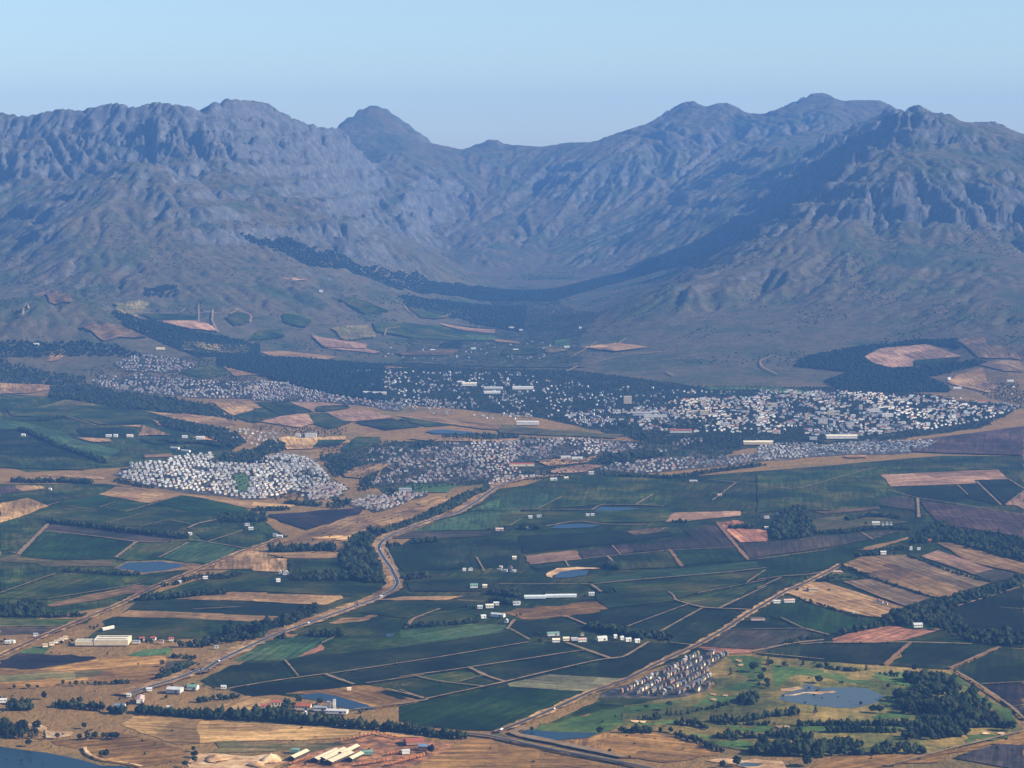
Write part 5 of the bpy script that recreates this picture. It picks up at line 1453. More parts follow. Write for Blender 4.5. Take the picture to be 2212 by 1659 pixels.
# the suburbs: candidates on curved street rows
CL = [  # tile, polygon, spacing across, row depth, fill, palette, yaw spread, height factor
 ('a', [(940,1175),(1040,1160),(1080,1090),(1300,1070),(1600,1010),(1760,1000),(1760,1080),(2212,1100),(2212,1380),(2000,1375),(1700,1330),(1200,1265),(1050,1220)], 15, 36, 0.90, 'bright', 1.0),
 ('b', [(0,1090),(200,1000),(480,1040),(640,1220),(500,1290),(100,1375),(0,1375)], 15, 36, 0.86, 'bright', 1.0),
 ('b', [(350,1335),(640,1235),(800,1300),(700,1365),(500,1400)], 12, 26, 0.85, 'pink', 0.8),
 ('b', [(750,1420),(950,1365),(1200,1335),(1450,1330),(1200,1440),(1000,1485)], 12, 26, 0.85, 'pink', 0.8),
 ('b', [(1040,1080),(1300,990),(1600,915),(2212,905),(2212,1180),(1800,1230),(1300,1250),(960,1255),(1180,1150)], 15, 35, 0.72, 'mixed', 0.81),
 ('b', [(850,1060),(1000,960),(1280,930),(1200,1020),(1000,1070)], 20, 47, 0.5, 'mixed', 0.85),
 ('c', [(0,900),(700,880),(1100,900),(1180,960),(1000,1000),(700,1010),(300,1050),(0,1080)], 15, 35, 0.72, 'mixed', 0.81),
 ('c', [(800,1150),(950,1090),(1300,1050),(2212,1000),(2212,1060),(1700,1120),(1200,1165)], 14, 33, 0.75, 'mixed', 0.77),
 ('c', [(1200,980),(1500,890),(1750,880),(1600,960),(1350,1000)], 18, 44, 0.55, 'mixed', 0.94),
 ('d', [(0,920),(600,930),(900,900),(1500,895),(1400,960),(1250,1000),(700,1012),(0,1065)], 13, 30, 0.80, 'grey', 0.75),
 ('a', [(940,270),(1050,200),(1200,190),(1420,210),(1600,240),(1620,290),(1420,330),(1300,330),(1050,310)], 14, 33, 0.78, 'mixed', 0.85),
 ('a', [(760,400),(940,380),(1200,340),(1400,370),(1750,400),(2212,420),(2212,550),(1650,540),(1300,510),(960,480)], 16, 39, 0.70, 'mixed', 0.85),
 ('b', [(0,390),(300,420),(480,480),(800,540),(1000,560),(1300,590),(1200,650),(900,600),(600,575),(0,560)], 15, 39, 0.72, 'mixed', 0.85),
 ('b', [(0,800),(200,820),(220,920),(130,960),(0,930),(-200,900),(-260,820)], 20, 44, 0.6, 'mixed', 0.77),
 ('b', [(600,300),(1500,330),(2212,330),(2212,720),(1900,720),(1300,600),(1000,520)], 22, 46, 0.55, 'green', 1.15),
 ('b', [(1100,560),(1700,560),(1650,700),(1300,640)], 18, 44, 0.6, 'mixed', 0.94),
 ('c', [(0,330),(1000,450),(1700,480),(2212,500),(2212,560),(1000,620),(440,700),(0,700)], 22, 46, 0.5, 'green', 1.2),
 ('c', [(440,700),(760,640),(1060,640),(1500,560),(2212,520),(2212,780),(1900,850),(1500,830),(1100,800),(700,790)], 21, 36, 0.66, 'city', 0.95),
 ('d', [(0,480),(600,480),(1500,530),(2212,610),(2000,700),(1500,800),(900,860),(0,850)], 21, 36, 0.66, 'city', 1.0),
 ('d', [(1700,380),(2212,420),(2212,560),(1950,540)], 30, 82, 0.35, 'green', 1.1),
 ('n', [(300,1600),(900,1560),(1450,1560),(1450,1659),(300,1659)], 40, 80, 0.5, 'green', 1.2),
 ('C', [(-60,870),(-40,845),(30,835),(140,840),(150,880),(60,895)], 13, 42, 0.8, 'bright', 0.9),
 ('B', [(1690,890),(1780,850),(1880,855),(1830,890)], 16, 49, 0.6, 'bright', 0.9),
 ('c', [(-120,1250),(60,1190),(300,1180),(340,1195),(60,1240),(-80,1270)], 13, 30, 0.8, 'pink', 0.9),
 ('a', [(850,340),(1000,360),(960,480),(760,420)], 24, 52, 0.4, 'mixed', 0.85),
 ('D', [(60,620),(120,610),(140,620),(80,635)], 30, 99, 0.2, 'bright', 1.0),
]
PALW = {'bright': [(0.82,0.79,0.72)] * 5 + [(0.72,0.64,0.48), (0.60,0.46,0.36)], 'pink': [(0.55,0.42,0.36), (0.62,0.55,0.48), (0.42,0.30,0.25), (0.70,0.64,0.55)], 'mixed': [(0.74,0.71,0.65), (0.66,0.57,0.44), (0.50,0.45,0.41), (0.38,0.27,0.22), (0.45,0.40,0.36)],
        'grey': [(0.52,0.51,0.47), (0.42,0.40,0.37), (0.36,0.30,0.27), (0.48,0.44,0.38)], 'green': [(0.80,0.77,0.72), (0.5,0.46,0.4), (0.34,0.30,0.26)], 'city': [(0.80,0.76,0.66), (0.72,0.65,0.50), (0.80,0.79,0.75), (0.6,0.5,0.38)]}
PALR = {'bright': [(0.42,0.43,0.44), (0.28,0.29,0.31), (0.55,0.53,0.50), (0.17,0.15,0.14), (0.66,0.66,0.65)], 'pink': [(0.36,0.30,0.28), (0.48,0.43,0.40), (0.27,0.14,0.10), (0.34,0.35,0.36)], 'mixed': [(0.27,0.26,0.27), (0.20,0.16,0.14), (0.34,0.35,0.37), (0.27,0.13,0.09), (0.42,0.40,0.38)],
        'grey': [(0.44,0.45,0.45), (0.36,0.36,0.36), (0.26,0.22,0.2), (0.50,0.52,0.50)], 'green': [(0.30,0.31,0.32), (0.14,0.12,0.11), (0.55,0.55,0.53), (0.20,0.10,0.07), (0.12,0.12,0.13)], 'city': [(0.66,0.65,0.62), (0.34,0.12,0.075), (0.45,0.42,0.38), (0.3,0.31,0.33), (0.36,0.15,0.1)]}
cand = []
for ci, (tile, poly, sx, sy, fill, pal, hf) in enumerate(CL):
    pg = ground(tile, poly)
    ang = [12, 12, 20, 15, 8, 0, 5, 3, 0, 0, 15, 8, -8, 10, 0, 0, 0, 2, 4, 0, 0, 0, 0, 25, 0, 0][ci]
    ca, sa = math.cos(math.radians(ang)), math.sin(math.radians(ang))
    R = max(np.ptp(pg[:, 0]), np.ptp(pg[:, 1])) * 0.75; m = pg.mean(0)
    nj, ni = int(R / sy) + 1, int(R / sx) + 1
    jj, ii_ = np.meshgrid(np.arange(-nj, nj + 1), np.arange(-ni, ni + 1), indexing='ij')
    jt = {'green': .36, 'mixed': .22, 'city': .26}.get(pal, .14)
    lx = ii_ * sx + rng.normal(size=ii_.shape) * sx * jt
    ly = jj * sy + (jj % 2) * (-0.2 * sy) + 26 * np.sin(lx / 130 + ci) + 10 * np.sin(lx / 47 + 2 * ci) + rng.normal(size=ii_.shape) * sy * jt * 0.6
    x = m[0] + lx * ca - ly * sa; y = m[1] + lx * sa + ly * ca
    gap = perlin(x / 120, y / 190, 300 + ci) + 0.5 * perlin(x / 45, y / 70, 330 + ci)
    k = inside(pg, x, y) & (rng.random(x.shape) < fill) & (gap > {'green': 0.0, 'city': -0.34, 'mixed': -0.36}.get(pal, -0.5))
    slope = np.degrees(np.arctan(26 / 130 * np.cos(lx / 130 + ci) + 10 / 47 * np.cos(lx / 47 + 2 * ci)))
    for X, Y, J, sl in zip(x[k], y[k], jj[k], slope[k]):
        cand.append((X, Y, ang + sl, ci, J, pal, hf))
ov = ground('a', [(1930,1175),(2030,1165),(2070,1230),(2055,1315),(1990,1355),(1955,1260)])
cand = [c for c in cand if not inside(ov, np.array([c[0]]), np.array([c[1]]))[0]]
TK = np.array(TAKEN)
cand = [c for c in cand if not (np.hypot(TK[:, 0] - c[0], TK[:, 1] - c[1]) < TK[:, 2] + 5).any()]
# the nearest houses of the bright suburb are things of their own
bright = sorted([c for c in cand if c[3] in (0, 1)], key=lambda c: c[1])[:300 - n_ind]
bset = set(id(c) for c in bright)
streets = {}
for c in bright: streets.setdefault((c[3], c[4]), []).append(c)
order = {k: i for i, k in enumerate(sorted(streets, key=lambda k: (k[0], k[1])))}
for ci, word in ((0, 'bright suburb by the oval'), (1, 'bright suburb right of the oval')):
    keys = sorted([k for k in streets if k[0] == ci], key=lambda k: k[1])
    for s, k in enumerate(keys):
        for i, c in enumerate(sorted(streets[k], key=lambda c: c[0] / c[1])):
            wm = ['wall_white', 'wall_white', 'wall_white', 'wall_cream', 'wall_pink'][int(rng.integers(5))]
            rm = ['roof_grey', 'roof_dark', 'roof_white', 'roof_grey', 'roof_brown'][int(rng.integers(5))]
            kind = [(10.5, 8, 4.4, 2.6), (9, 8, 5.6, 2.4), (12, 7.5, 4.0, 2.4)][int(rng.integers(3))]
            house_at(c[0], c[1], c[2] + (90 if rng.random() < .35 else 0), kind, 'xyx'[int(rng.integers(3))], wm, rm,
                     f"{WALLWORD[wm]} {ROOFWORD[rm]}-roofed house, {nth(i)} from left, {nth(s)} row back in {word}", 'houses of the bright suburb', float(rng.uniform(.72, 1.0)))
# every other house of the town, too many to count
t = NT('town_houses', 0.85, 0.15)
at = t.n('Attribute', attribute_name='tint').outputs['Color']
t.col(t.mix(0.25, at, t.ramp(t.noise(0.4, 2, t.pos()), [(0.3, (0.3, 0.3, 0.3)), (0.7, (0.7, 0.7, 0.7))]), 'OVERLAY'))
VV, FF, CCc = [], [], []
off_ = 0
for c in cand:
    if id(c) in bset: continue
    X, Y, yaw, ci, J, pal, hf = c
    big = pal == 'city' and rng.random() < 0.34
    small = {'green': 0.8, 'mixed': 0.86, 'city': 0.9}.get(pal, 1.0)
    w = small * rng.uniform(8.5, 13) * (1 + big * (0.4 + 1.6 * rng.random())) * (0.8 if pal in ('pink', 'grey') else 1); d_ = rng.uniform(7, 9) * (1.2 if big else 1); h = small * rng.uniform(3.4, 5.0) * hf * (1.2 if big else 1); rise = rng.uniform(1.6, 3.0)
    rf = 'flat' if big and rng.random() < .4 else ('xxy'[int(rng.integers(3))])
    w, d_, h, rise = w * .86, d_ * .86, h * .84, rise * .86
    v, f = wall_vf(w, d_, h, rf if rf in 'xy' else '', rise)
    v2, f2 = roof_vf(w, d_, h, rf, rise, 0.4)
    a = math.radians(yaw + (90 if rng.random() < .3 and not big else 0) + rng.normal() * 5); ca, sa = math.cos(a), math.sin(a)
    z0 = float(HZ(X, Y)) + TOP + 0.3
    wc = (rng.uniform(.75, 1.05) if pal in ('city', 'green') else rng.uniform(.55, .85)) * np.array(PALW[pal][int(rng.integers(len(PALW[pal])))]) * rng.uniform(.85, 1.08); rc = 0.72 * np.array(PALR[pal][int(rng.integers(len(PALR[pal])))]) * rng.uniform(.8, 1.15)
    for vs, fs, cc in ((v, f, wc), (v2, f2, rc)):
        q = np.array(vs); VV.append(np.column_stack([X + q[:, 0] * ca - q[:, 1] * sa, Y + q[:, 0] * sa + q[:, 1] * ca, z0 + q[:, 2]]))
        FF += [tuple(off_ + i for i in g) for g in fs]; CCc += [cc] * len(fs); off_ += len(vs)
ho_ = mesh_obj('distant_houses', np.concatenate(VV), FF, 'town_houses')
fix(ho_)
at = ho_.data.attributes.new('tint', 'FLOAT_COLOR', 'FACE')
at.data.foreach_set('color', np.column_stack([np.clip(np.array(CCc), 0, 1), np.ones(len(CCc))]).astype(np.float32).ravel())
tag(ho_, 'thousands of small pale houses of the town and its suburbs', kind='stuff')
print('houses in the mass', len(cand) - len(bright), 'single', n_ind + len(bright))

# ---------------------------------------------------------------- trees
def leaf_mat(name, c1, c2, c3, attr=False, lo=0.5, hi=1.9, olive=0.75):
    t = NT(name, 0.9, 0.08)
    p = t.pos()
    c = t.ramp(t.noise(0.35, 3, p), [(0.3, c1), (0.5, c2), (0.7, c3)])
    hs = t.n('HueSaturation'); t.l(c, hs.inputs['Color'])
    mr = t.n('MapRange'); mr.inputs[3].default_value = lo; mr.inputs[4].default_value = hi
    if attr: t.l(t.n('Attribute', attribute_name='tone').outputs['Fac'], mr.inputs[0])
    else: t.l(t.n('ObjectInfo').outputs['Random'], mr.inputs[0])
    t.l(mr.outputs[0], hs.inputs['Value'])
    rp = t.n('MapRange'); t.l(mr.inputs[0].links[0].from_socket, rp.inputs[0]); rp.inputs[1].default_value = 0.55
    rp.inputs[4].default_value = olive
    t.col(t.mix(rp.outputs[0], hs.outputs[0], (0.036, 0.040, 0.015)))
leaf_mat('leaf_dark', (0.007, 0.014, 0.007), (0.012, 0.021, 0.010), (0.022, 0.032, 0.014))
leaf_mat('leaf_pine', (0.006, 0.013, 0.007), (0.010, 0.019, 0.009), (0.017, 0.027, 0.012))
leaf_mat('leaf_mass', (0.007, 0.014, 0.007), (0.012, 0.021, 0.010), (0.022, 0.032, 0.014), True)
leaf_mat('leaf_scrub', (0.020, 0.032, 0.020), (0.028, 0.040, 0.024), (0.042, 0.052, 0.030), True, 0.7, 1.3, 0.2)
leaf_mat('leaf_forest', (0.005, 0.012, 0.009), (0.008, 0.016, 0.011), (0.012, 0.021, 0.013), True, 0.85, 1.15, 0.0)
paint('bark', (0.12, 0.095, 0.075)); paint('bark_pale', (0.42, 0.38, 0.33))

def lump(r, n=1):
    """irregular small leaf clump (octahedron with shaken corners)"""
    v = np.array([(1, 0, 0), (-1, 0, 0), (0, 1, 0), (0, -1, 0), (0, 0, 1), (0, 0, -1)], float) * r.uniform(.6, 1.25, (6, 1)) + r.normal(size=(6, 3)) * .18
    return v
OCT = np.array([(0, 2, 4), (2, 1, 4), (1, 3, 4), (3, 0, 4), (2, 0, 5), (1, 2, 5), (3, 1, 5), (0, 3, 5)])
def crown_mesh(kind, seed):
    r = np.random.default_rng(seed); V, Fc = [], []
    n = {'broad': 52, 'pine': 46, 'euc': 56, 'cone': 46}[kind]
    for i in range(n):
        if kind == 'broad':
            a = r.normal(size=3); a /= np.linalg.norm(a); rad = r.uniform(.55, 1.0)
            p = a * rad * np.array([.36, .36, .33]) + np.array([0, 0, .62]); s = r.uniform(.085, .15)
        elif kind == 'pine':      # umbrella crown
            a = r.uniform(0, 6.283); q = math.sqrt(r.random()) * .38
            p = np.array([q * math.cos(a), q * math.sin(a), .74 + .24 * (1 - (q / .38) ** 2) * r.uniform(.4, 1) - .06 * r.random()]); s = r.uniform(.075, .13)
        elif kind == 'euc':
            lvl = r.uniform(.35, 1.0); a = r.uniform(0, 6.283); q = (.23 * math.sin(math.pi * min(1, (lvl - .25) / .8)) + .05) * r.uniform(.4, 1.15)
            p = np.array([q * math.cos(a), q * math.sin(a), lvl - .04]); s = r.uniform(.06, .11)
        else:
            lvl = r.uniform(.12, 1.0); a = r.uniform(0, 6.283); q = .24 * (1.05 - lvl) * r.uniform(.6, 1.1)
            p = np.array([q * math.cos(a), q * math.sin(a), lvl - .02]); s = r.uniform(.06, .10) * (1.25 - .5 * lvl)
        V.append(lump(r) * s * np.array([1.1, 1.1, .8]) + p); Fc.append(OCT + 6 * i)
    o = mesh_obj('crown', np.concatenate(V), np.concatenate(Fc), 'leaf_pine' if kind in ('pine', 'cone') else 'leaf_dark')
    fix(o); me = o.data; bpy.data.objects.remove(o); return me
def trunk_mesh(kind, seed):
    r = np.random.default_rng(seed); V, Fc = [], []
    def limb(p0, p1, r0, r1):
        b = len(V); d_ = np.array(p1) - np.array(p0)
        for p, q in ((p0, r0), (p1, r1)):
            for k in range(5):
                a = 6.283 * k / 5; V.append((p[0] + q * math.cos(a), p[1] + q * math.sin(a), p[2]))
        for k in range(5): Fc.append((b + k, b + (k + 1) % 5, b + 5 + (k + 1) % 5, b + 5 + k))
    top = {'broad': .5, 'pine': .78, 'euc': .7, 'cone': .6}[kind]
    limb((0, 0, -.08), (.01, 0, top), .024, .012)
    for k in range(4):
        a = r.uniform(0, 6.283); limb((.005, 0, top * r.uniform(.55, .95)), (.16 * math.cos(a), .16 * math.sin(a), top + .14), .010, .004)
    o = mesh_obj('trunk', V, Fc, 'bark_pale' if kind == 'euc' else 'bark'); me = o.data; bpy.data.objects.remove(o); return me
KINDS = ('broad', 'pine', 'euc', 'cone')
CR = {k: [crown_mesh(k, 10 * i + j) for j in range(4)] for i, k in enumerate(KINDS)}
TR = {k: trunk_mesh(k, 90 + i) for i, k in enumerate(KINDS)}
TNAME = {'broad': 'tree', 'pine': 'pine_tree', 'euc': 'gum_tree', 'cone': 'conifer'}
TWORD = {'broad': 'dark leafy tree', 'pine': 'dark umbrella pine', 'euc': 'tall gum tree', 'cone': 'dark conifer'}
TREES = []   # x, y, h, kind, feature, single
FEAT = []
def feat(d_): FEAT.append(d_); return len(FEAT) - 1
SINGLE = '''
P 435,985 16 broad|round tree standing alone above the lake pasture
P 1600,662 15 euc|upper of two trees stacked beside the highway pasture
P 1602,745 17 euc|lower of two trees stacked beside the highway pasture
P 620,842 11 broad|round tree at the left of the pasture foursome
P 690,855 10 euc|slim tree, second of the pasture foursome
P 750,852 12 broad|wide tree, third of the pasture foursome
P 812,845 10 euc|slim tree, last of the pasture foursome
P 832,1275 12 broad|squat tree alone in the middle of the lower pasture
P 438,1380 17 cone|dark conifer just right of the lakeside grove
P 566,1378 13 broad|tree alone on the pale lakeside sand
P 785,1385 12 broad|left tree of the lakeside clump
P 868,1390 18 euc|tallest tree of the lakeside clump
P 942,1375 14 broad|tree right of the tallest lakeside tree
P 1020,1380 13 euc|first slim tree of the right lakeside trio
P 1060,1382 13 euc|second slim tree of the right lakeside trio
P 1110,1385 15 broad|broad tree of the right lakeside trio
P 1148,1380 14 broad|right end tree of the lakeside clump
P 282,1450 14 broad|dark tree on the lake shore by the grove
P 280,878 10 broad|bush-like tree at the left pasture edge
P 370,880 9 broad|low spreading tree left of the pasture foursome
P 140,880 9 broad|small tree at the far left pasture edge
P 1005,1560 14 broad|left of two trees beside the sandy shore
P 1048,1560 15 broad|right of two trees beside the sandy shore
P 1910,1500 11 broad|dark tree at the top of the quarry hedge
P 1925,1560 13 broad|dark tree in the middle of the quarry hedge
P 1920,1620 15 broad|large dark tree at the quarry corner
P 1830,1655 13 broad|dark tree at the bottom left of the quarry
P 790,1030 15 broad|tree above the windbreak beside the pasture
Q 850,1105 26 broad|huge dark tree in front of the winery
Q 972,1032 20 broad|big dark tree between pond and red winery roof
Q 1185,1040 15 broad|tree on the bank between winery and pond
Q 1215,215 9 broad|small tree on the highway verge
Q 230,592 8 broad|small bush tree on the highway verge, lower
R 310,1525 17 broad|round tree beside the blue workshop roof
R 1970,1330 14 broad|tree at the right end of the long golf pond
R 1300,1300 9 broad|bush at the left end of the long golf pond
T 1290,752 18 cone|dark conifer alone on the upper fairway
T 1520,720 24 broad|big dark tree left in the upper golf cluster
T 1590,808 17 broad|round tree in the middle of the upper golf cluster
T 1650,842 15 broad|lower round tree of the upper golf cluster
T 1655,880 13 broad|lowest small tree of the upper golf cluster
T 1570,865 11 broad|pale bush below the upper golf cluster
T 1620,728 14 broad|tree right of the big dark golf tree
T 1660,640 18 cone|pointed conifer at the top golf edge
T 1690,650 13 broad|bushy tree beside the pointed conifer
T 1820,665 12 broad|bushy tree in the upper golf rough
T 2003,645 15 cone|pointed conifer above the golf lake
T 2170,672 10 broad|small tree at the top right golf rough
T 2165,830 18 broad|round dark tree behind the golf lake
T 460,1105 13 pine|umbrella pine at the left golf corner
T 680,1100 19 pine|tall umbrella pine in the left golf wood
T 660,1140 14 cone|conifer below the tall umbrella pine
T 700,1145 14 cone|second conifer below the tall umbrella pine
T 750,1140 11 cone|slim conifer right of the tall umbrella pine
T 800,1145 11 cone|slim conifer, left of a pair on the fairway
T 866,1130 12 cone|slim conifer, right of a pair on the fairway
T 150,1165 8 cone|little conifer on the left fairway, first
T 217,1160 8 cone|little conifer on the left fairway, second
T 2130,1120 16 cone|dark conifer on the near bank of the golf lake
T 1350,1650 20 broad|large tree at the bottom beside the pale pit
T 1212,1665 14 broad|dark tree left of the large bottom tree
T 2050,1640 19 broad|large tree at the bottom right of the pit
T 95,1512 8 broad|scrubby tree on the red-brown slope
U 60,1650 20 broad|dark tree at the bottom left of the red slope
U 870,878 10 broad|tree on the right side of the golf lake rough
U 600,1045 9 broad|bush on the right lake shore
U 720,1120 16 broad|left tree of the clump below the lake
U 780,1125 17 broad|big tree of the clump below the lake
U 1010,1120 15 cone|conifer beside the clump below the lake
U 2090,1305 22 broad|tall tree at the right golf corner
U 2000,1300 18 broad|tree left of the tall corner tree
U 1665,950 18 cone|conifer on the edge of the green right strip
U 1525,770 16 cone|narrow conifer at the top of the right strip
U 650,700 15 cone|narrow cypress at the end of the upper hedge
U 30,645 11 cone|small conifer at the left end of the upper hedge
U 1130,710 15 broad|dark tree beside the vineyard above the golf wood
'''
for ln in SINGLE.strip().splitlines():
    a, lab = ln.split('|'); tile, xy, h, kind = a.split()
    g = ground(tile, [tuple(map(float, xy.split(',')))])[0]
    TREES.append((g[0], g[1], float(h), kind, feat(lab), True))
ROWS = '''
Q 6.8 17 2 broad|long windbreak above the brickyard|0,1165 300,1180 600,1195 900,1215 1200,1235 1500,1262 1700,1280 2000,1305 2212,1325
R 6.5 15 2 broad|windbreak end beside the road junction|0,1305 200,1330 350,1350 680,1380
P 6 13 2 broad|windbreak left of the highway sheds|540,1060 800,1080 1040,1100
P 6 15 2 broad|hedge wood around the blue shed|1100,1120 1280,1130
P 6 14 3 broad|windbreak below the white warehouse|1390,1120 1800,1150 2212,1185
P 6 14 3 broad|dark clump at the left picture edge|110,1090 350,1085
P 7 11 2 broad|clump right of the white edge house|80,1030 340,1040
P 7 8 1 broad|hedge across the pasture|860,840 1100,835 1340,825
P 6 9 2 broad|hedge beside the highway bend|1700,570 1950,590
P 7 12 2 broad|dark bushes beside the pasture trees|1560,790 1700,740 1900,640
Q 7 11 2 broad|hedge left of the winery pasture|0,1010 200,990 420,965
Q 6 14 3 broad|trees around the winery yard|550,1140 760,1140 900,1150
Q 8 12 2 broad|row above the light green vineyard|740,390 900,380
Q 7 12 3 broad|grove between the two green vineyards|1110,360 1250,365 1440,365
T 5.5 12 2 cone|conifer belt on the left fairway|390,1190 500,1190 640,1180
T 6 14 2 cone|conifer belt below the golf lake|1100,1215 1400,1210 1700,1160 1970,1135
T 6 9 1 broad|low belt under the conifer belt|1220,1235 1700,1250
T 6 13 2 cone|belt in the middle golf rough|750,1240 900,1240 1100,1290
T 6 13 2 broad|belt at the lower left golf edge|210,1315 350,1315 520,1320
T 7 12 1 broad|pair beside the lower left belt|620,1310 740,1315
T 6 12 2 cone|diagonal belt at the golf boundary|760,1350 1000,1430 1140,1500 1270,1515
T 7 10 1 broad|bush row on the middle fairway|910,1110 1080,1090 1290,1040
T 6 12 2 broad|small belt beside the lower fairway|1440,1370 1620,1370
U 6 11 2 broad|belt below the clump|0,1250 560,1245 1110,1250
U 7 12 2 broad|round-tree row on the lower fairway|270,1315 560,1310 860,1315 990,1310
U 7 9 2 broad|hedge at the top of the golf course|180,665 400,700 640,715
U 7 9 1 broad|thin hedge right of the top hedge|800,740 1000,770
U 6 12 2 broad|belt at the right golf corner|1640,1270 1900,1260 2110,1275
A 6 15 3 euc|long dark windbreak across the vineyards|420,475 700,505 1000,545 1300,580 1570,605
A 6 14 3 broad|grove row at the left upper vineyards|100,130 300,135 480,130 770,145
A 7 11 2 broad|hedge beside the valley pond|540,875 800,890 1000,905 1180,900
A 7 11 3 broad|dark hedge left of the railway|0,1245 400,1250 740,1240
A 7 13 4 broad|wood strip along the railway|1180,1110 1400,1095 1600,1075 1900,1060
A 9 11 2 broad|trees along the railway bend|1340,995 1450,985 1620,925 1720,920 1900,930 2020,890
B 6 20 3 euc|tall tree line left of the highway wood|150,712 300,708 500,700 700,700
B 6 14 4 broad|wood strip along the upper highway|1080,560 1200,520 1300,480 1450,435
B 7 14 5 broad|wood beside the highway climb|1450,425 1650,330 1780,250 1980,190
B 8 12 2 broad|bushes beside the highway bend|1110,665 1240,660
B 7 14 4 broad|grove above the orchard|1350,640 1450,630 1550,625
B 8 12 3 broad|trees below the orchard|1200,945 1350,930 1480,915
B 8 11 2 broad|hedge below the middle farm|1250,1340 1600,1320 1900,1290
B 8 12 3 broad|hedge above the light vineyard|480,1400 620,1400 760,1390
B 7 12 4 broad|trees under the pink township|280,310 430,320 580,330
B 7 12 3 broad|dark row under the bright suburb|0,370 170,365 330,360
B 8 13 4 broad|trees at the farm above the brown field|1950,1060 2080,1060 2212,1090
B 8 13 3 broad|trees by the white farm row|2000,1130 2212,1150
C 6 15 5 broad|black wood strip below the farm row|740,1345 900,1375 1100,1415 1220,1440
C 8 14 3 broad|grove by the dark pond|880,840 940,860 1010,850
C 7 11 2 broad|windbreak below the town|880,85 1200,95 1450,108
C 8 10 2 broad|hedge by the glasshouses|0,1060 120,1080 200,1060
C 9 12 2 broad|trees right of the glasshouses|880,1050 1000,1050
C 9 13 3 broad|trees left of the lower blue pond|170,520 360,525
C 8 10 2 broad|trees on the pink field edge|1440,470 1560,465
C 8 13 4 broad|trees beside the red field|1920,520 2020,510 2120,520
C 9 12 4 broad|dark trees beside the farm track|1300,1400 1400,1450
D 6 9 1 broad|hedge between the striped fields, lower|720,840 960,940 1200,1020 1440,1095 1560,1115
D 6 9 1 broad|hedge between the striped fields, upper|1240,750 1430,812 1600,882 1800,940 1960,975
D 6 8 1 broad|hedge of the lower brown field|440,1130 650,1200 860,1270
D 7 11 2 broad|windbreak in front of the white manor row|490,560 700,555 900,530 1100,520 1290,530
D 8 12 3 broad|trees behind the white manor row|750,450 900,425 1000,420 1200,440
D 8 10 2 broad|trees by the thatched house|420,950 560,950 700,930 900,940
D 8 12 3 broad|trees by the farmhouse|840,755 950,740 1100,700 1250,680
D 8 10 2 broad|hedge beside the bare track|250,1480 420,1440 530,1420
a 7 15 3 euc|dark diagonal windbreak on the left hills|170,810 320,870 480,945 700,1020 870,1085
a 8 12 3 broad|trees above the bright suburb|1340,900 1500,920 1700,920 1850,950
a 8 10 2 broad|trees below the bright suburb|960,1230 1100,1265 1300,1290
a 8 11 3 broad|trees on the left hill|320,730 450,710 560,700
c 8 12 3 broad|town edge windbreak|880,1185 1200,1195 1450,1210
c 8 12 3 broad|hillside windbreak|1450,1205 1800,1150 2212,1095
'''
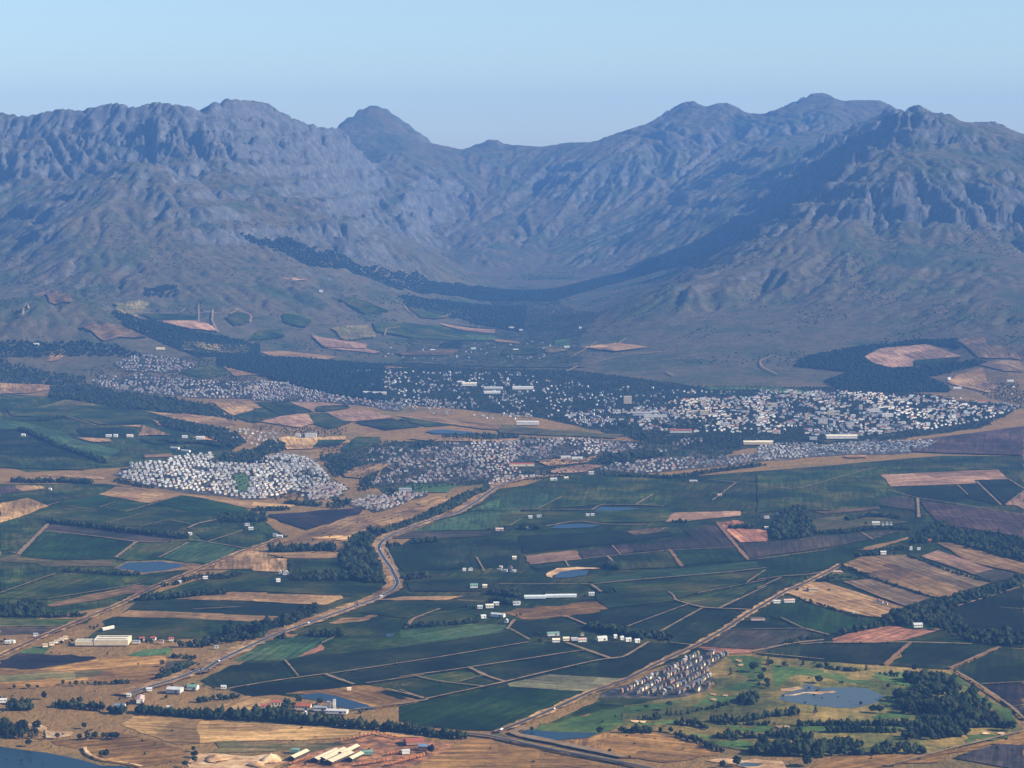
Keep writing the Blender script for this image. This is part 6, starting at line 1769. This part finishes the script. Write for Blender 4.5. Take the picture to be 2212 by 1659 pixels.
WOODS = '''
P 6.5 17 cone|pine grove on the lake shore|0,1240 380,1290 390,1375 0,1375
Q 8 24 euc|gum tree grove beside the highway|240,340 500,330 760,270 1100,120 1150,175 830,295 520,380 220,380
T 7 17 broad|round dark golf wood beside the bunkers|1330,1000 1480,970 1560,990 1510,1060 1400,1060 1320,1020
T 7 13 broad|round wood on the lower golf course|1090,1380 1250,1330 1420,1360 1380,1400
T 7 14 broad|wide wood on the lower golf course|1640,1330 1900,1330 2120,1370 2100,1400 1720,1385
T 7 17 broad|dark wood at the golf course bottom|1470,1510 1600,1450 1900,1460 2212,1450 2212,1560 1480,1540
U 7 19 broad|dark wood at the right of the lake|1020,810 1100,780 1260,800 1500,780 1540,820 1600,920 1560,950 1260,940 1180,850
U 7 19 broad|large dark wood on the right golf side|950,960 1150,960 1300,1000 1500,1000 1700,930 1880,1130 1960,1250 1700,1220 1400,1170 1000,1130
U 7 15 broad|dark wood in the right golf middle|1130,1230 1500,1190 1700,1220 1640,1350 1300,1400 1000,1390 1050,1320
U 7 14 broad|dark wood at the right golf bottom|0,1450 300,1420 700,1440 1000,1450 1230,1490 1230,1540 340,1550 0,1550
U 9 16 broad|dark wood around the white villa|300,370 480,330 830,260 860,180 1040,110 1300,60 1500,100 1520,200 1700,330 2212,360 2212,470 1700,430 1450,330 1400,290 1200,235 1050,280 950,250 830,275 470,345
D 9 14 broad|wood along the striped fields|1060,1250 1300,1170 1500,1120 1750,1060 2212,930 2212,1010 1620,1185 1560,1220 1300,1230
D 9 15 broad|dark wood on the right hill|1290,650 1350,570 1400,510 1550,490 1700,540 2212,610 2212,800 1900,730 1560,630 1450,630
D 8 16 broad|dark round wood beside the red field|200,400 300,350 400,360 480,545 420,605 130,615 100,540 160,470
A 8 15 broad|dark wood at the left edge|80,1170 300,1140 390,1170 360,1240 0,1255 0,1190
A 9 15 broad|wood beside the highway|1850,1440 2212,1330 2212,1440 1600,1510 1440,1500
A 8 13 broad|wood at the vineyard corner|1790,420 2100,420 2212,390 2212,460 1850,470
B 8 17 broad|big dark wood inside the highway bend|720,740 800,640 850,580 1060,530 1050,570 960,660 1060,810 1080,970 900,960 720,840
B 9 13 broad|orchard trees inside the wood|300,900 700,890 1080,910 1060,985 860,950 300,960
B 8 12 broad|wood under the pink township|600,340 690,290 820,280 800,330 700,355
B 8 12 broad|dark trees below the township|1090,260 1140,190 1200,230 1190,260
a 9 13 broad|wood on the left hill|930,490 1400,545 1750,610 1960,730 1850,705 1400,660 900,610 600,560 400,545 420,455 740,435
a 9 13 broad|wood strip below the tan field|1300,700 1500,740 1900,810 2050,910 1950,960 1700,860 1340,770
a 10 13 broad|wood above the bright suburb|1850,1010 2212,960 2212,1095 1800,1085
a 11 12 broad|left woods below the spur|0,215 380,325 700,365 740,445 400,435 0,405
b 9 13 broad|wood right of the gold field|130,900 270,940 250,980 0,1060 0,980
b 9 12 broad|wood inside the township|540,1040 750,1020 900,1095 700,1205 640,1185
b 9 12 broad|trees beside the township lane|900,1240 960,1180 1000,1290 940,1320 860,1310
b 10 12 broad|trees in front of the blue reservoir|1300,940 1480,900 1450,950
b 10 12 broad|trees right of the blue reservoir|1560,850 2212,850 2212,880 1560,870
c 9 13 broad|dark trees inside the lower suburb|800,1085 860,1020 1400,1010 1180,1065 950,1095
c 9 13 broad|dark trees in the town, left|980,770 1080,700 1060,790
c 9 13 broad|dark trees in the town, right|1340,780 1480,720 1800,730 1780,810
c 10 13 broad|trees by the lower suburb|1080,870 1240,840 1220,910
'''
def poly_fill(pg, sp, jit=0.35):
    xs = np.arange(pg[:, 0].min(), pg[:, 0].max(), sp); ys = np.arange(pg[:, 1].min(), pg[:, 1].max(), sp)
    gx, gy = np.meshgrid(xs, ys); gx = gx + rng.normal(size=gx.shape) * sp * jit; gy = gy + rng.normal(size=gy.shape) * sp * jit
    k = inside(pg, gx, gy); return gx[k], gy[k]
for ln in ROWS.strip().splitlines():
    a, lab, pts = ln.split('|'); tile, sp, h, th, kind = a.split(); sp, h, th = float(sp), float(h), int(th)
    g = ground(tile, [tuple(map(float, q.split(','))) for q in pts.split()]); fi = feat(lab)
    for p, q in zip(g[:-1], g[1:]):
        L = math.dist(p, q); k = max(1, int(L / sp)); dv = (q - p) / L; nv = np.array([-dv[1], dv[0]])
        for i in range(k):
            for j in range(th):
                if rng.random() < 0.08: continue
                o_ = p + dv * (i + rng.normal() * .25) * sp + nv * ((j - (th - 1) / 2) * sp * 0.9 + rng.normal() * 1.3)
                TREES.append((o_[0], o_[1], h * float(np.clip(rng.normal(.92, .24), .4, 1.45)), kind if rng.random() < .8 else 'broad', fi, False))
for ln in WOODS.strip().splitlines():
    a, lab, pts = ln.split('|'); tile, sp, h, kind = a.split(); sp, h = float(sp), float(h)
    g = ground(tile, [tuple(map(float, q.split(','))) for q in pts.split()]); fi = feat(lab)
    for x, y in zip(*poly_fill(g, sp * 1.3)):
        if rng.random() < 0.15 + 0.9 * max(0.0, float(perlin(np.array([x / 45]), np.array([y / 70]), 5)[0])): continue
        TREES.append((x, y, h * float(np.clip(rng.normal(.92, .24), .4, 1.45)), kind if rng.random() < .75 else 'broad', fi, False))
# shade trees round the farmsteads
fy = feat('farmyard')
for bx, by, br in TAKEN:
    if by > 8200 or br < 6.5 or (inside(GOLF, np.array([bx]), np.array([by]))[0]): continue
    for _ in range(int(rng.integers(2, 7))):
        a = rng.uniform(-.5, 3.6); q = br * 1.2 + rng.uniform(3, 22)
        TREES.append((bx + q * math.cos(a) * 1.2, by + abs(q * math.sin(a)) + 5, float(rng.uniform(4, 10)), 'broad', fy, False))
# trees kept off roads, water and houses
def clear_of(x, y, seg, r):
    return np.array([np.min((seg[:, 0] - a) ** 2 + (seg[:, 1] - b) ** 2) > r * r for a, b in zip(x, y)])
tx = np.array([t_[0] for t_ in TREES]); ty = np.array([t_[1] for t_ in TREES])
ok = clear_of(tx, ty, HWY, 13) & clear_of(tx, ty, DIAG, 10)
TREES = [t_ for t_, k in zip(TREES, ok) if k]
size = {}
for t_ in TREES: size.setdefault(t_[4], []).append(t_[2] / t_[1])
size = {k: float(np.mean(v)) for k, v in size.items()}
rank = sorted(range(len(TREES)), key=lambda i: (not TREES[i][5], -size[TREES[i][4]], TREES[i][4], TREES[i][0] / TREES[i][1]))
ind = rank[:300]
byf = {}
for i in ind: byf.setdefault(TREES[i][4], []).append(i)
for fi, ids in byf.items():
    ids.sort(key=lambda i: TREES[i][0] / TREES[i][1])
    for n_, i in enumerate(ids):
        x, y, h, kind, _, sg = TREES[i]
        root = empty(TNAME[kind], x, y, float(rng.uniform(0, 360)), float(HZ(x, y)) + 0.3)
        w = float(rng.uniform(.85, 1.2)); root.scale = (h * w, h * w, h)
        tag(root, FEAT[fi] if sg else f'{TWORD[kind]}, {nth(n_)} from left in the {FEAT[fi]}', 'tree', 'trees of the near valley' if sg else 'trees of the ' + FEAT[fi])
        for nm, me in (('trunk', TR[kind]), ('crown', CR[kind][int(rng.integers(4))])):
            c_ = bpy.data.objects.new(nm, me); C.objects.link(c_); c_.parent = root
# the rest of the trees as masses
ICO = None
def mass(name, label, items, lumps, mat, squash=1.0):
    n = len(items)
    if not n: return
    A_ = np.array(items)               # x, y, z0, h, width
    V, Fc, T = [], [], []
    base = np.array([(1, 0, 0), (-1, 0, 0), (0, 1, 0), (0, -1, 0), (0, 0, 1), (0, 0, -1)], float)
    k = 0
    for j in range(lumps):
        sc = (1.0 if j == 0 else 0.62)
        v = base[None] * rng.uniform(.7, 1.25, (n, 6, 1)) + rng.normal(size=(n, 6, 3)) * .16
        w = (A_[:, 4] / 2 * sc)[:, None]; hh = (A_[:, 3] / 2 * sc)[:, None]
        ang = rng.uniform(0, 6.283, n)[:, None]
        ox = 0 if j == 0 else rng.normal(size=(n, 1)) * w * .75; oy = 0 if j == 0 else rng.normal(size=(n, 1)) * w * .75
        oz = A_[:, 3][:, None] * (0.5 if j == 0 else 1) * (1 if j == 0 else rng.uniform(.45, .75, (n, 1)))
        x = v[..., 0] * np.cos(ang) - v[..., 1] * np.sin(ang); y = v[..., 0] * np.sin(ang) + v[..., 1] * np.cos(ang)
        V.append(np.stack([A_[:, 0][:, None] + x * w + ox, A_[:, 1][:, None] + y * w + oy, A_[:, 2][:, None] + oz + v[..., 2] * hh * squash], -1).reshape(-1, 3))
        Fc.append((OCT[None] + (np.arange(n) * 6)[:, None, None] + k).reshape(-1, 3)); k += 6 * n
        T.append(np.repeat(rng.random(n) if j == 0 else T0, 6))
        if j == 0: T0 = T[0][::6]
    o = mesh_obj(name, np.concatenate(V), np.concatenate(Fc), mat)
    at = o.data.attributes.new('tone', 'FLOAT', 'POINT'); at.data.foreach_set('value', np.concatenate(T).astype(np.float32))
    if name == 'pine_forest': o.data.polygons.foreach_set('use_smooth', np.ones(len(o.data.polygons), bool))
    tag(o, label, kind='stuff')
    return o
rest = rank[300:]
rx = np.array([TREES[i][0] for i in rest]); ry = np.array([TREES[i][1] for i in rest]); rh = np.array([TREES[i][2] for i in rest])
rz = HZ(rx, ry)
asp = np.array([{'broad': .85, 'pine': .8, 'euc': .55, 'cone': .5}[TREES[i][3]] for i in rest])
mass('woodland', 'dark trees of the windbreaks, groves and woods across the valley', np.column_stack([rx, ry, rz, rh, rh * asp]), 4, 'leaf_mass')
# gardens and streets of the town
GT = []
for tile, poly, sp, p_ in (('W', [(480,785),(830,785),(1230,800),(1500,835),(1900,838),(2212,880),(2120,925),(1900,955),(1500,975),(1150,900),(850,872),(640,835)], 10, .62),
                          ('W', [(700,985),(850,955),(1100,945),(1450,955),(1620,965),(1500,1010),(1280,1030),(1000,1050),(840,1065),(780,1040)], 12, .36),
                          ('W', [(250,1030),(430,985),(640,990),(760,1060),(620,1082),(400,1062)], 11, .34), ('W', [(170,800),(430,770),(640,840),(860,880),(640,870),(330,850)], 12, .5),
                          ('W', [(960,700),(1240,680),(1260,790),(860,785)], 14, .42), ('W', [(1050,640),(1200,650),(1300,680),(1240,740),(1230,790),(1130,770),(1120,720)], 14, .6), ('d', [(1700,380),(2212,420),(2212,600),(1900,540)], 14, .6), ('b', [(0,760),(300,780),(780,780),(760,850),(300,840),(0,800)], 14, .5),
                          ('b', [(560,930),(1200,900),(1200,1000),(800,1060),(560,1030)], 13, .4), ('T', [(150,925),(560,735),(900,560),(1235,520),(1160,618),(1050,690),(1115,790),(1040,905),(640,960)], 15, .25)):
    g = ground(tile, poly); x, y = poly_fill(g, sp)
    k = rng.random(len(x)) < p_ * (0.55 + 0.9 * np.clip(fbm(x / 220, y / 330, 2, 41) + .5, 0, 1)); GT += list(zip(x[k], y[k]))
GT = np.array(GT)
hx = np.array([(c[0], c[1]) for c in cand])
cell = {}
for a, b in hx: cell.setdefault((int(a // 20), int(b // 20)), []).append((a, b))
keep = []
for a, b in GT:
    near = [q for i in (-1, 0, 1) for j in (-1, 0, 1) for q in cell.get((int(a // 20) + i, int(b // 20) + j), ())]
    # keep the sunny side to the camera of each house open
    keep.append(all(not (abs(q[0] - a) < 7 and -11 < b - q[1] < 7) for q in near) and not any(abs(q[0] - a) < q[2] and -q[2] * 1.6 < b - q[1] < q[2] for q in TAKEN))
GT = GT[np.array(keep)]
gh = rng.uniform(4, 9, len(GT))
mass('garden_trees', 'green garden and street trees spread between the town houses', np.column_stack([GT, HZ(GT[:, 0], GT[:, 1]), gh, gh * .9]), 2, 'leaf_mass')
# plantations on the slopes
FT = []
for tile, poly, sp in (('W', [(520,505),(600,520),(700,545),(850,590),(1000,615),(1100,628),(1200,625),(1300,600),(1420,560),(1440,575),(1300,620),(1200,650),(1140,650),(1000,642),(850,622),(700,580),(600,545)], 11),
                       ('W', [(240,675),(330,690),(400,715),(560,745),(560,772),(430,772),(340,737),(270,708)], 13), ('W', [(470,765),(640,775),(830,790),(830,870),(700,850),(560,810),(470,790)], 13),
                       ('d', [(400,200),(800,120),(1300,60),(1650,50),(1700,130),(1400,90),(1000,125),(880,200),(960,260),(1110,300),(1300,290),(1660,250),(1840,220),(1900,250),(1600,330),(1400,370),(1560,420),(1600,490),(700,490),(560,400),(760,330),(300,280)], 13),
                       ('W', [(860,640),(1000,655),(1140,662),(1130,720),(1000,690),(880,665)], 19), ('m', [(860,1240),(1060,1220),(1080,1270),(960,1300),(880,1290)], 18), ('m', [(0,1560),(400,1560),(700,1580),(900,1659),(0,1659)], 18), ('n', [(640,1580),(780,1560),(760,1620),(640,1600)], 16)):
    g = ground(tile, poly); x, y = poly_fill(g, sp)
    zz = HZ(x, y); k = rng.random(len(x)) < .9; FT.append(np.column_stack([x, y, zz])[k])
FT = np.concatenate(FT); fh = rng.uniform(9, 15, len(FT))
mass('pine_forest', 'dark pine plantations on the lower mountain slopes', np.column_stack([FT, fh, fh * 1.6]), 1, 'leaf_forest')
# fynbos and bush on the lower slopes
sx_ = rng.uniform(-4200, 4200, 60000); sy_ = rng.uniform(10300, 17500, 60000); sz_ = HZ(sx_, sy_)
den = fbm(sx_ / 420, sy_ / 620, 4, 91)
k = (np.abs(sx_ / sy_) < 0.235) & (sz_ > 25) & (sz_ < 620) & (den > 0.12 + 0.25 * rng.random(60000))
sx_, sy_, sz_ = sx_[k][:16000], sy_[k][:16000], sz_[k][:16000]; sh = rng.uniform(3, 8, len(sx_))
mass('mountain_scrub', 'dark fynbos bushes scattered over the lower mountain slopes', np.column_stack([sx_, sy_, sz_ - 0.8, sh, sh * 2.0]), 1, 'leaf_scrub')
# scattered bush on the veld and slopes
bu = []
for tile, poly, sp, p_ in (('W', [(0,1400),(400,1400),(350,1480),(250,1560),(600,1570),(1000,1600),(700,1659),(0,1659)], 26, .10), ('W', [(1100,1580),(1500,1560),(1900,1600),(2212,1590),(2212,1659),(1000,1659)], 24, .12), ('W', [(560,1180),(900,1060),(1000,1080),(830,1180),(600,1260)], 24, .16), ('T', [(0,1080),(800,970),(1320,545),(2212,620),(2212,1500),(1180,1440),(600,1310),(0,1250)], 22, .10), ('U', [(0,600),(1480,700),(2150,1230),(1200,1530),(0,1540)], 22, .12)):
    g = ground(tile, poly); x, y = poly_fill(g, sp); k = rng.random(len(x)) < p_; bu.append(np.column_stack([x, y])[k])
for ln in TRK.strip().splitlines():
    k = ln.split()
    if k[0] in 'mncdab': continue
    g = ground(k[0], [tuple(map(float, q.split(','))) for q in k[2:]])
    for p, q in zip(g[:-1], g[1:]):
        L = math.dist(p, q); nn = int(L / 9 * 0.35)
        if nn:
            tt = rng.random(nn)[:, None]; nv = np.array([-(q - p)[1], (q - p)[0]]) / L
            bu.append(p + (q - p) * tt + nv * (rng.choice([-1, 1], nn) * (float(k[1]) * .45 + rng.uniform(0, 3, nn)))[:, None])
bu = np.concatenate(bu); bh = rng.uniform(1.5, 4.5, len(bu))
mass('scrub', 'low dark scrub bushes on the dry grass and the golf rough', np.column_stack([bu, HZ(bu[:, 0], bu[:, 1]) + 1.5, bh, bh * 1.5]), 2, 'leaf_mass')
print('trees', len(TREES), 'garden', len(GT), 'forest', len(FT))

# ---------------------------------------------------------------- cars
def car_meshes(body):
    v = [(x, y, z) for x, z in ((-2.2, .35), (-2.2, .85), (-1.0, .95), (1.3, .95), (2.15, .8), (2.2, .35)) for y in (-.85, .85)]
    f = [(2 * i, 2 * i + 2, 2 * i + 3, 2 * i + 1) for i in range(5)] + [tuple(range(0, 12, 2))[::-1], tuple(range(1, 12, 2)), (10, 0, 1, 11)]
    cv = [(-1.5, -.8, .9), (-1.5, .8, .9), (-1.1, -.65, 1.45), (-1.1, .65, 1.45), (.4, -.65, 1.45), (.4, .65, 1.45), (1.1, -.8, .92), (1.1, .8, .92)]
    cf = [(0, 2, 3, 1), (2, 4, 5, 3), (4, 6, 7, 5), (0, 6, 4, 2), (1, 3, 5, 7)]
    wv = [(.33 * math.cos(a), y, .33 * math.sin(a)) for y in (-.1, .1) for a in np.linspace(0, 6.283, 9)[:-1]]
    wf = [(i, (i + 1) % 8, 8 + (i + 1) % 8, 8 + i) for i in range(8)] + [tuple(range(8))[::-1], tuple(range(8, 16))]
    return (v, f), (cv, cf), (wv, wf)
(bv, bf), (kv, kf), (wv, wf) = car_meshes(None)
def car(xy, yaw, mat, label, van=1.0):
    root = empty('car', xy[0], xy[1], yaw, float(HZ(*xy)) + TOP + 0.36); tag(root, label, 'car', 'cars on the roads')
    root.scale = (1.1 * van, 1.1, 1.1 * van)
    fix(mesh_obj('body', bv, bf, mat, root)); fix(mesh_obj('cabin', kv, kf, 'glass' if van == 1 else mat, root))
    for x in (-1.35, 1.35):
        for y in (-.82, .82):
            w_ = mesh_obj('wheel', wv, wf, 'tyre', root); w_.location = (x, y, .33)
def on(seg, tile, x, y, side):
    g = ground(tile, [(x, y)])[0]; i = int(np.argmin(np.hypot(seg[:, 0] - g[0], seg[:, 1] - g[1]))); i = min(max(i, 1), len(seg) - 2)
    d_ = seg[i + 1] - seg[i - 1]; d_ /= np.hypot(*d_); return seg[i] + np.array([-d_[1], d_[0]]) * side, math.degrees(math.atan2(d_[1], d_[0]))
for tile, x, y, s, mat, lab, vn in (('B',1065,705,-2.8,'car_white','white van on the highway inside the tight bend',1.5), ('B',1868,290,2.8,'car_white','white car on the upper highway beside the wood',1), ('B',845,1162,-2.8,'car_silver','silver car on the straight highway below the bend',1), ('Q',1040,245,-2.8,'car_white','white car on the highway beside the gum grove',1.4), ('P',2125,625,-2.8,'car_white','white van on the highway near the warehouses',1.5),
                                   ('B',1180,925,2.8,'car_red','red car on the highway below the tight bend',1), ('B',1500,448,-2.8,'car_silver','silver car on the highway above the wood strip',1), ('Q',1530,70,2.8,'car_dark','dark car on the highway above the gum grove',1)):
    p_, yw = on(HWY, tile, x, y, s); car(p_, yw, mat, lab, vn)
for tile, x, y, s, mat, lab, vn in (('R',1552,1108,-2,'car_white','white car on the diagonal country road beside the golf course',1.2), ('T',620,628,2,'car_silver','silver car on the diagonal country road above the estate',1), ('R',970,1322,0,'car_white','white truck at the country road junction',2.0)):
    p_, yw = on(DIAG, tile, x, y, s); car(p_, yw, mat, lab, vn)
# ---------------------------------------------------------------- haze
hm = bpy.data.materials.new('haze_air'); hm.use_nodes = True
ht = hm.node_tree; ht.nodes.clear()
ho = ht.nodes.new('ShaderNodeOutputMaterial'); hv = ht.nodes.new('ShaderNodeVolumePrincipled')
hv.inputs['Density'].default_value = 3.1e-5
hv.inputs['Color'].default_value = (0.165, 0.42, 1.0, 1)
hv.inputs['Anisotropy'].default_value = 0.0
ht.links.new(hv.outputs[0], ho.inputs['Volume'])
MATS['haze_air'] = hm
zt = max(1700.0, float(Z.max()) + 30)
x0, x1, y0, y1, z0 = -16300, 16300, -6500, 26800, float(Z.min()) - 20
hb = [(x, y, z) for z in (z0, zt) for x, y in ((x0, y0), (x1, y0), (x1, y1), (x0, y1))]
haze = mesh_obj('haze', hb, [(3, 2, 1, 0), (4, 5, 6, 7), (0, 1, 5, 4), (1, 2, 6, 5), (2, 3, 7, 6), (3, 0, 4, 7)], 'haze_air')
tag(haze, 'pale blue haze filling the air over the valley', kind='stuff')
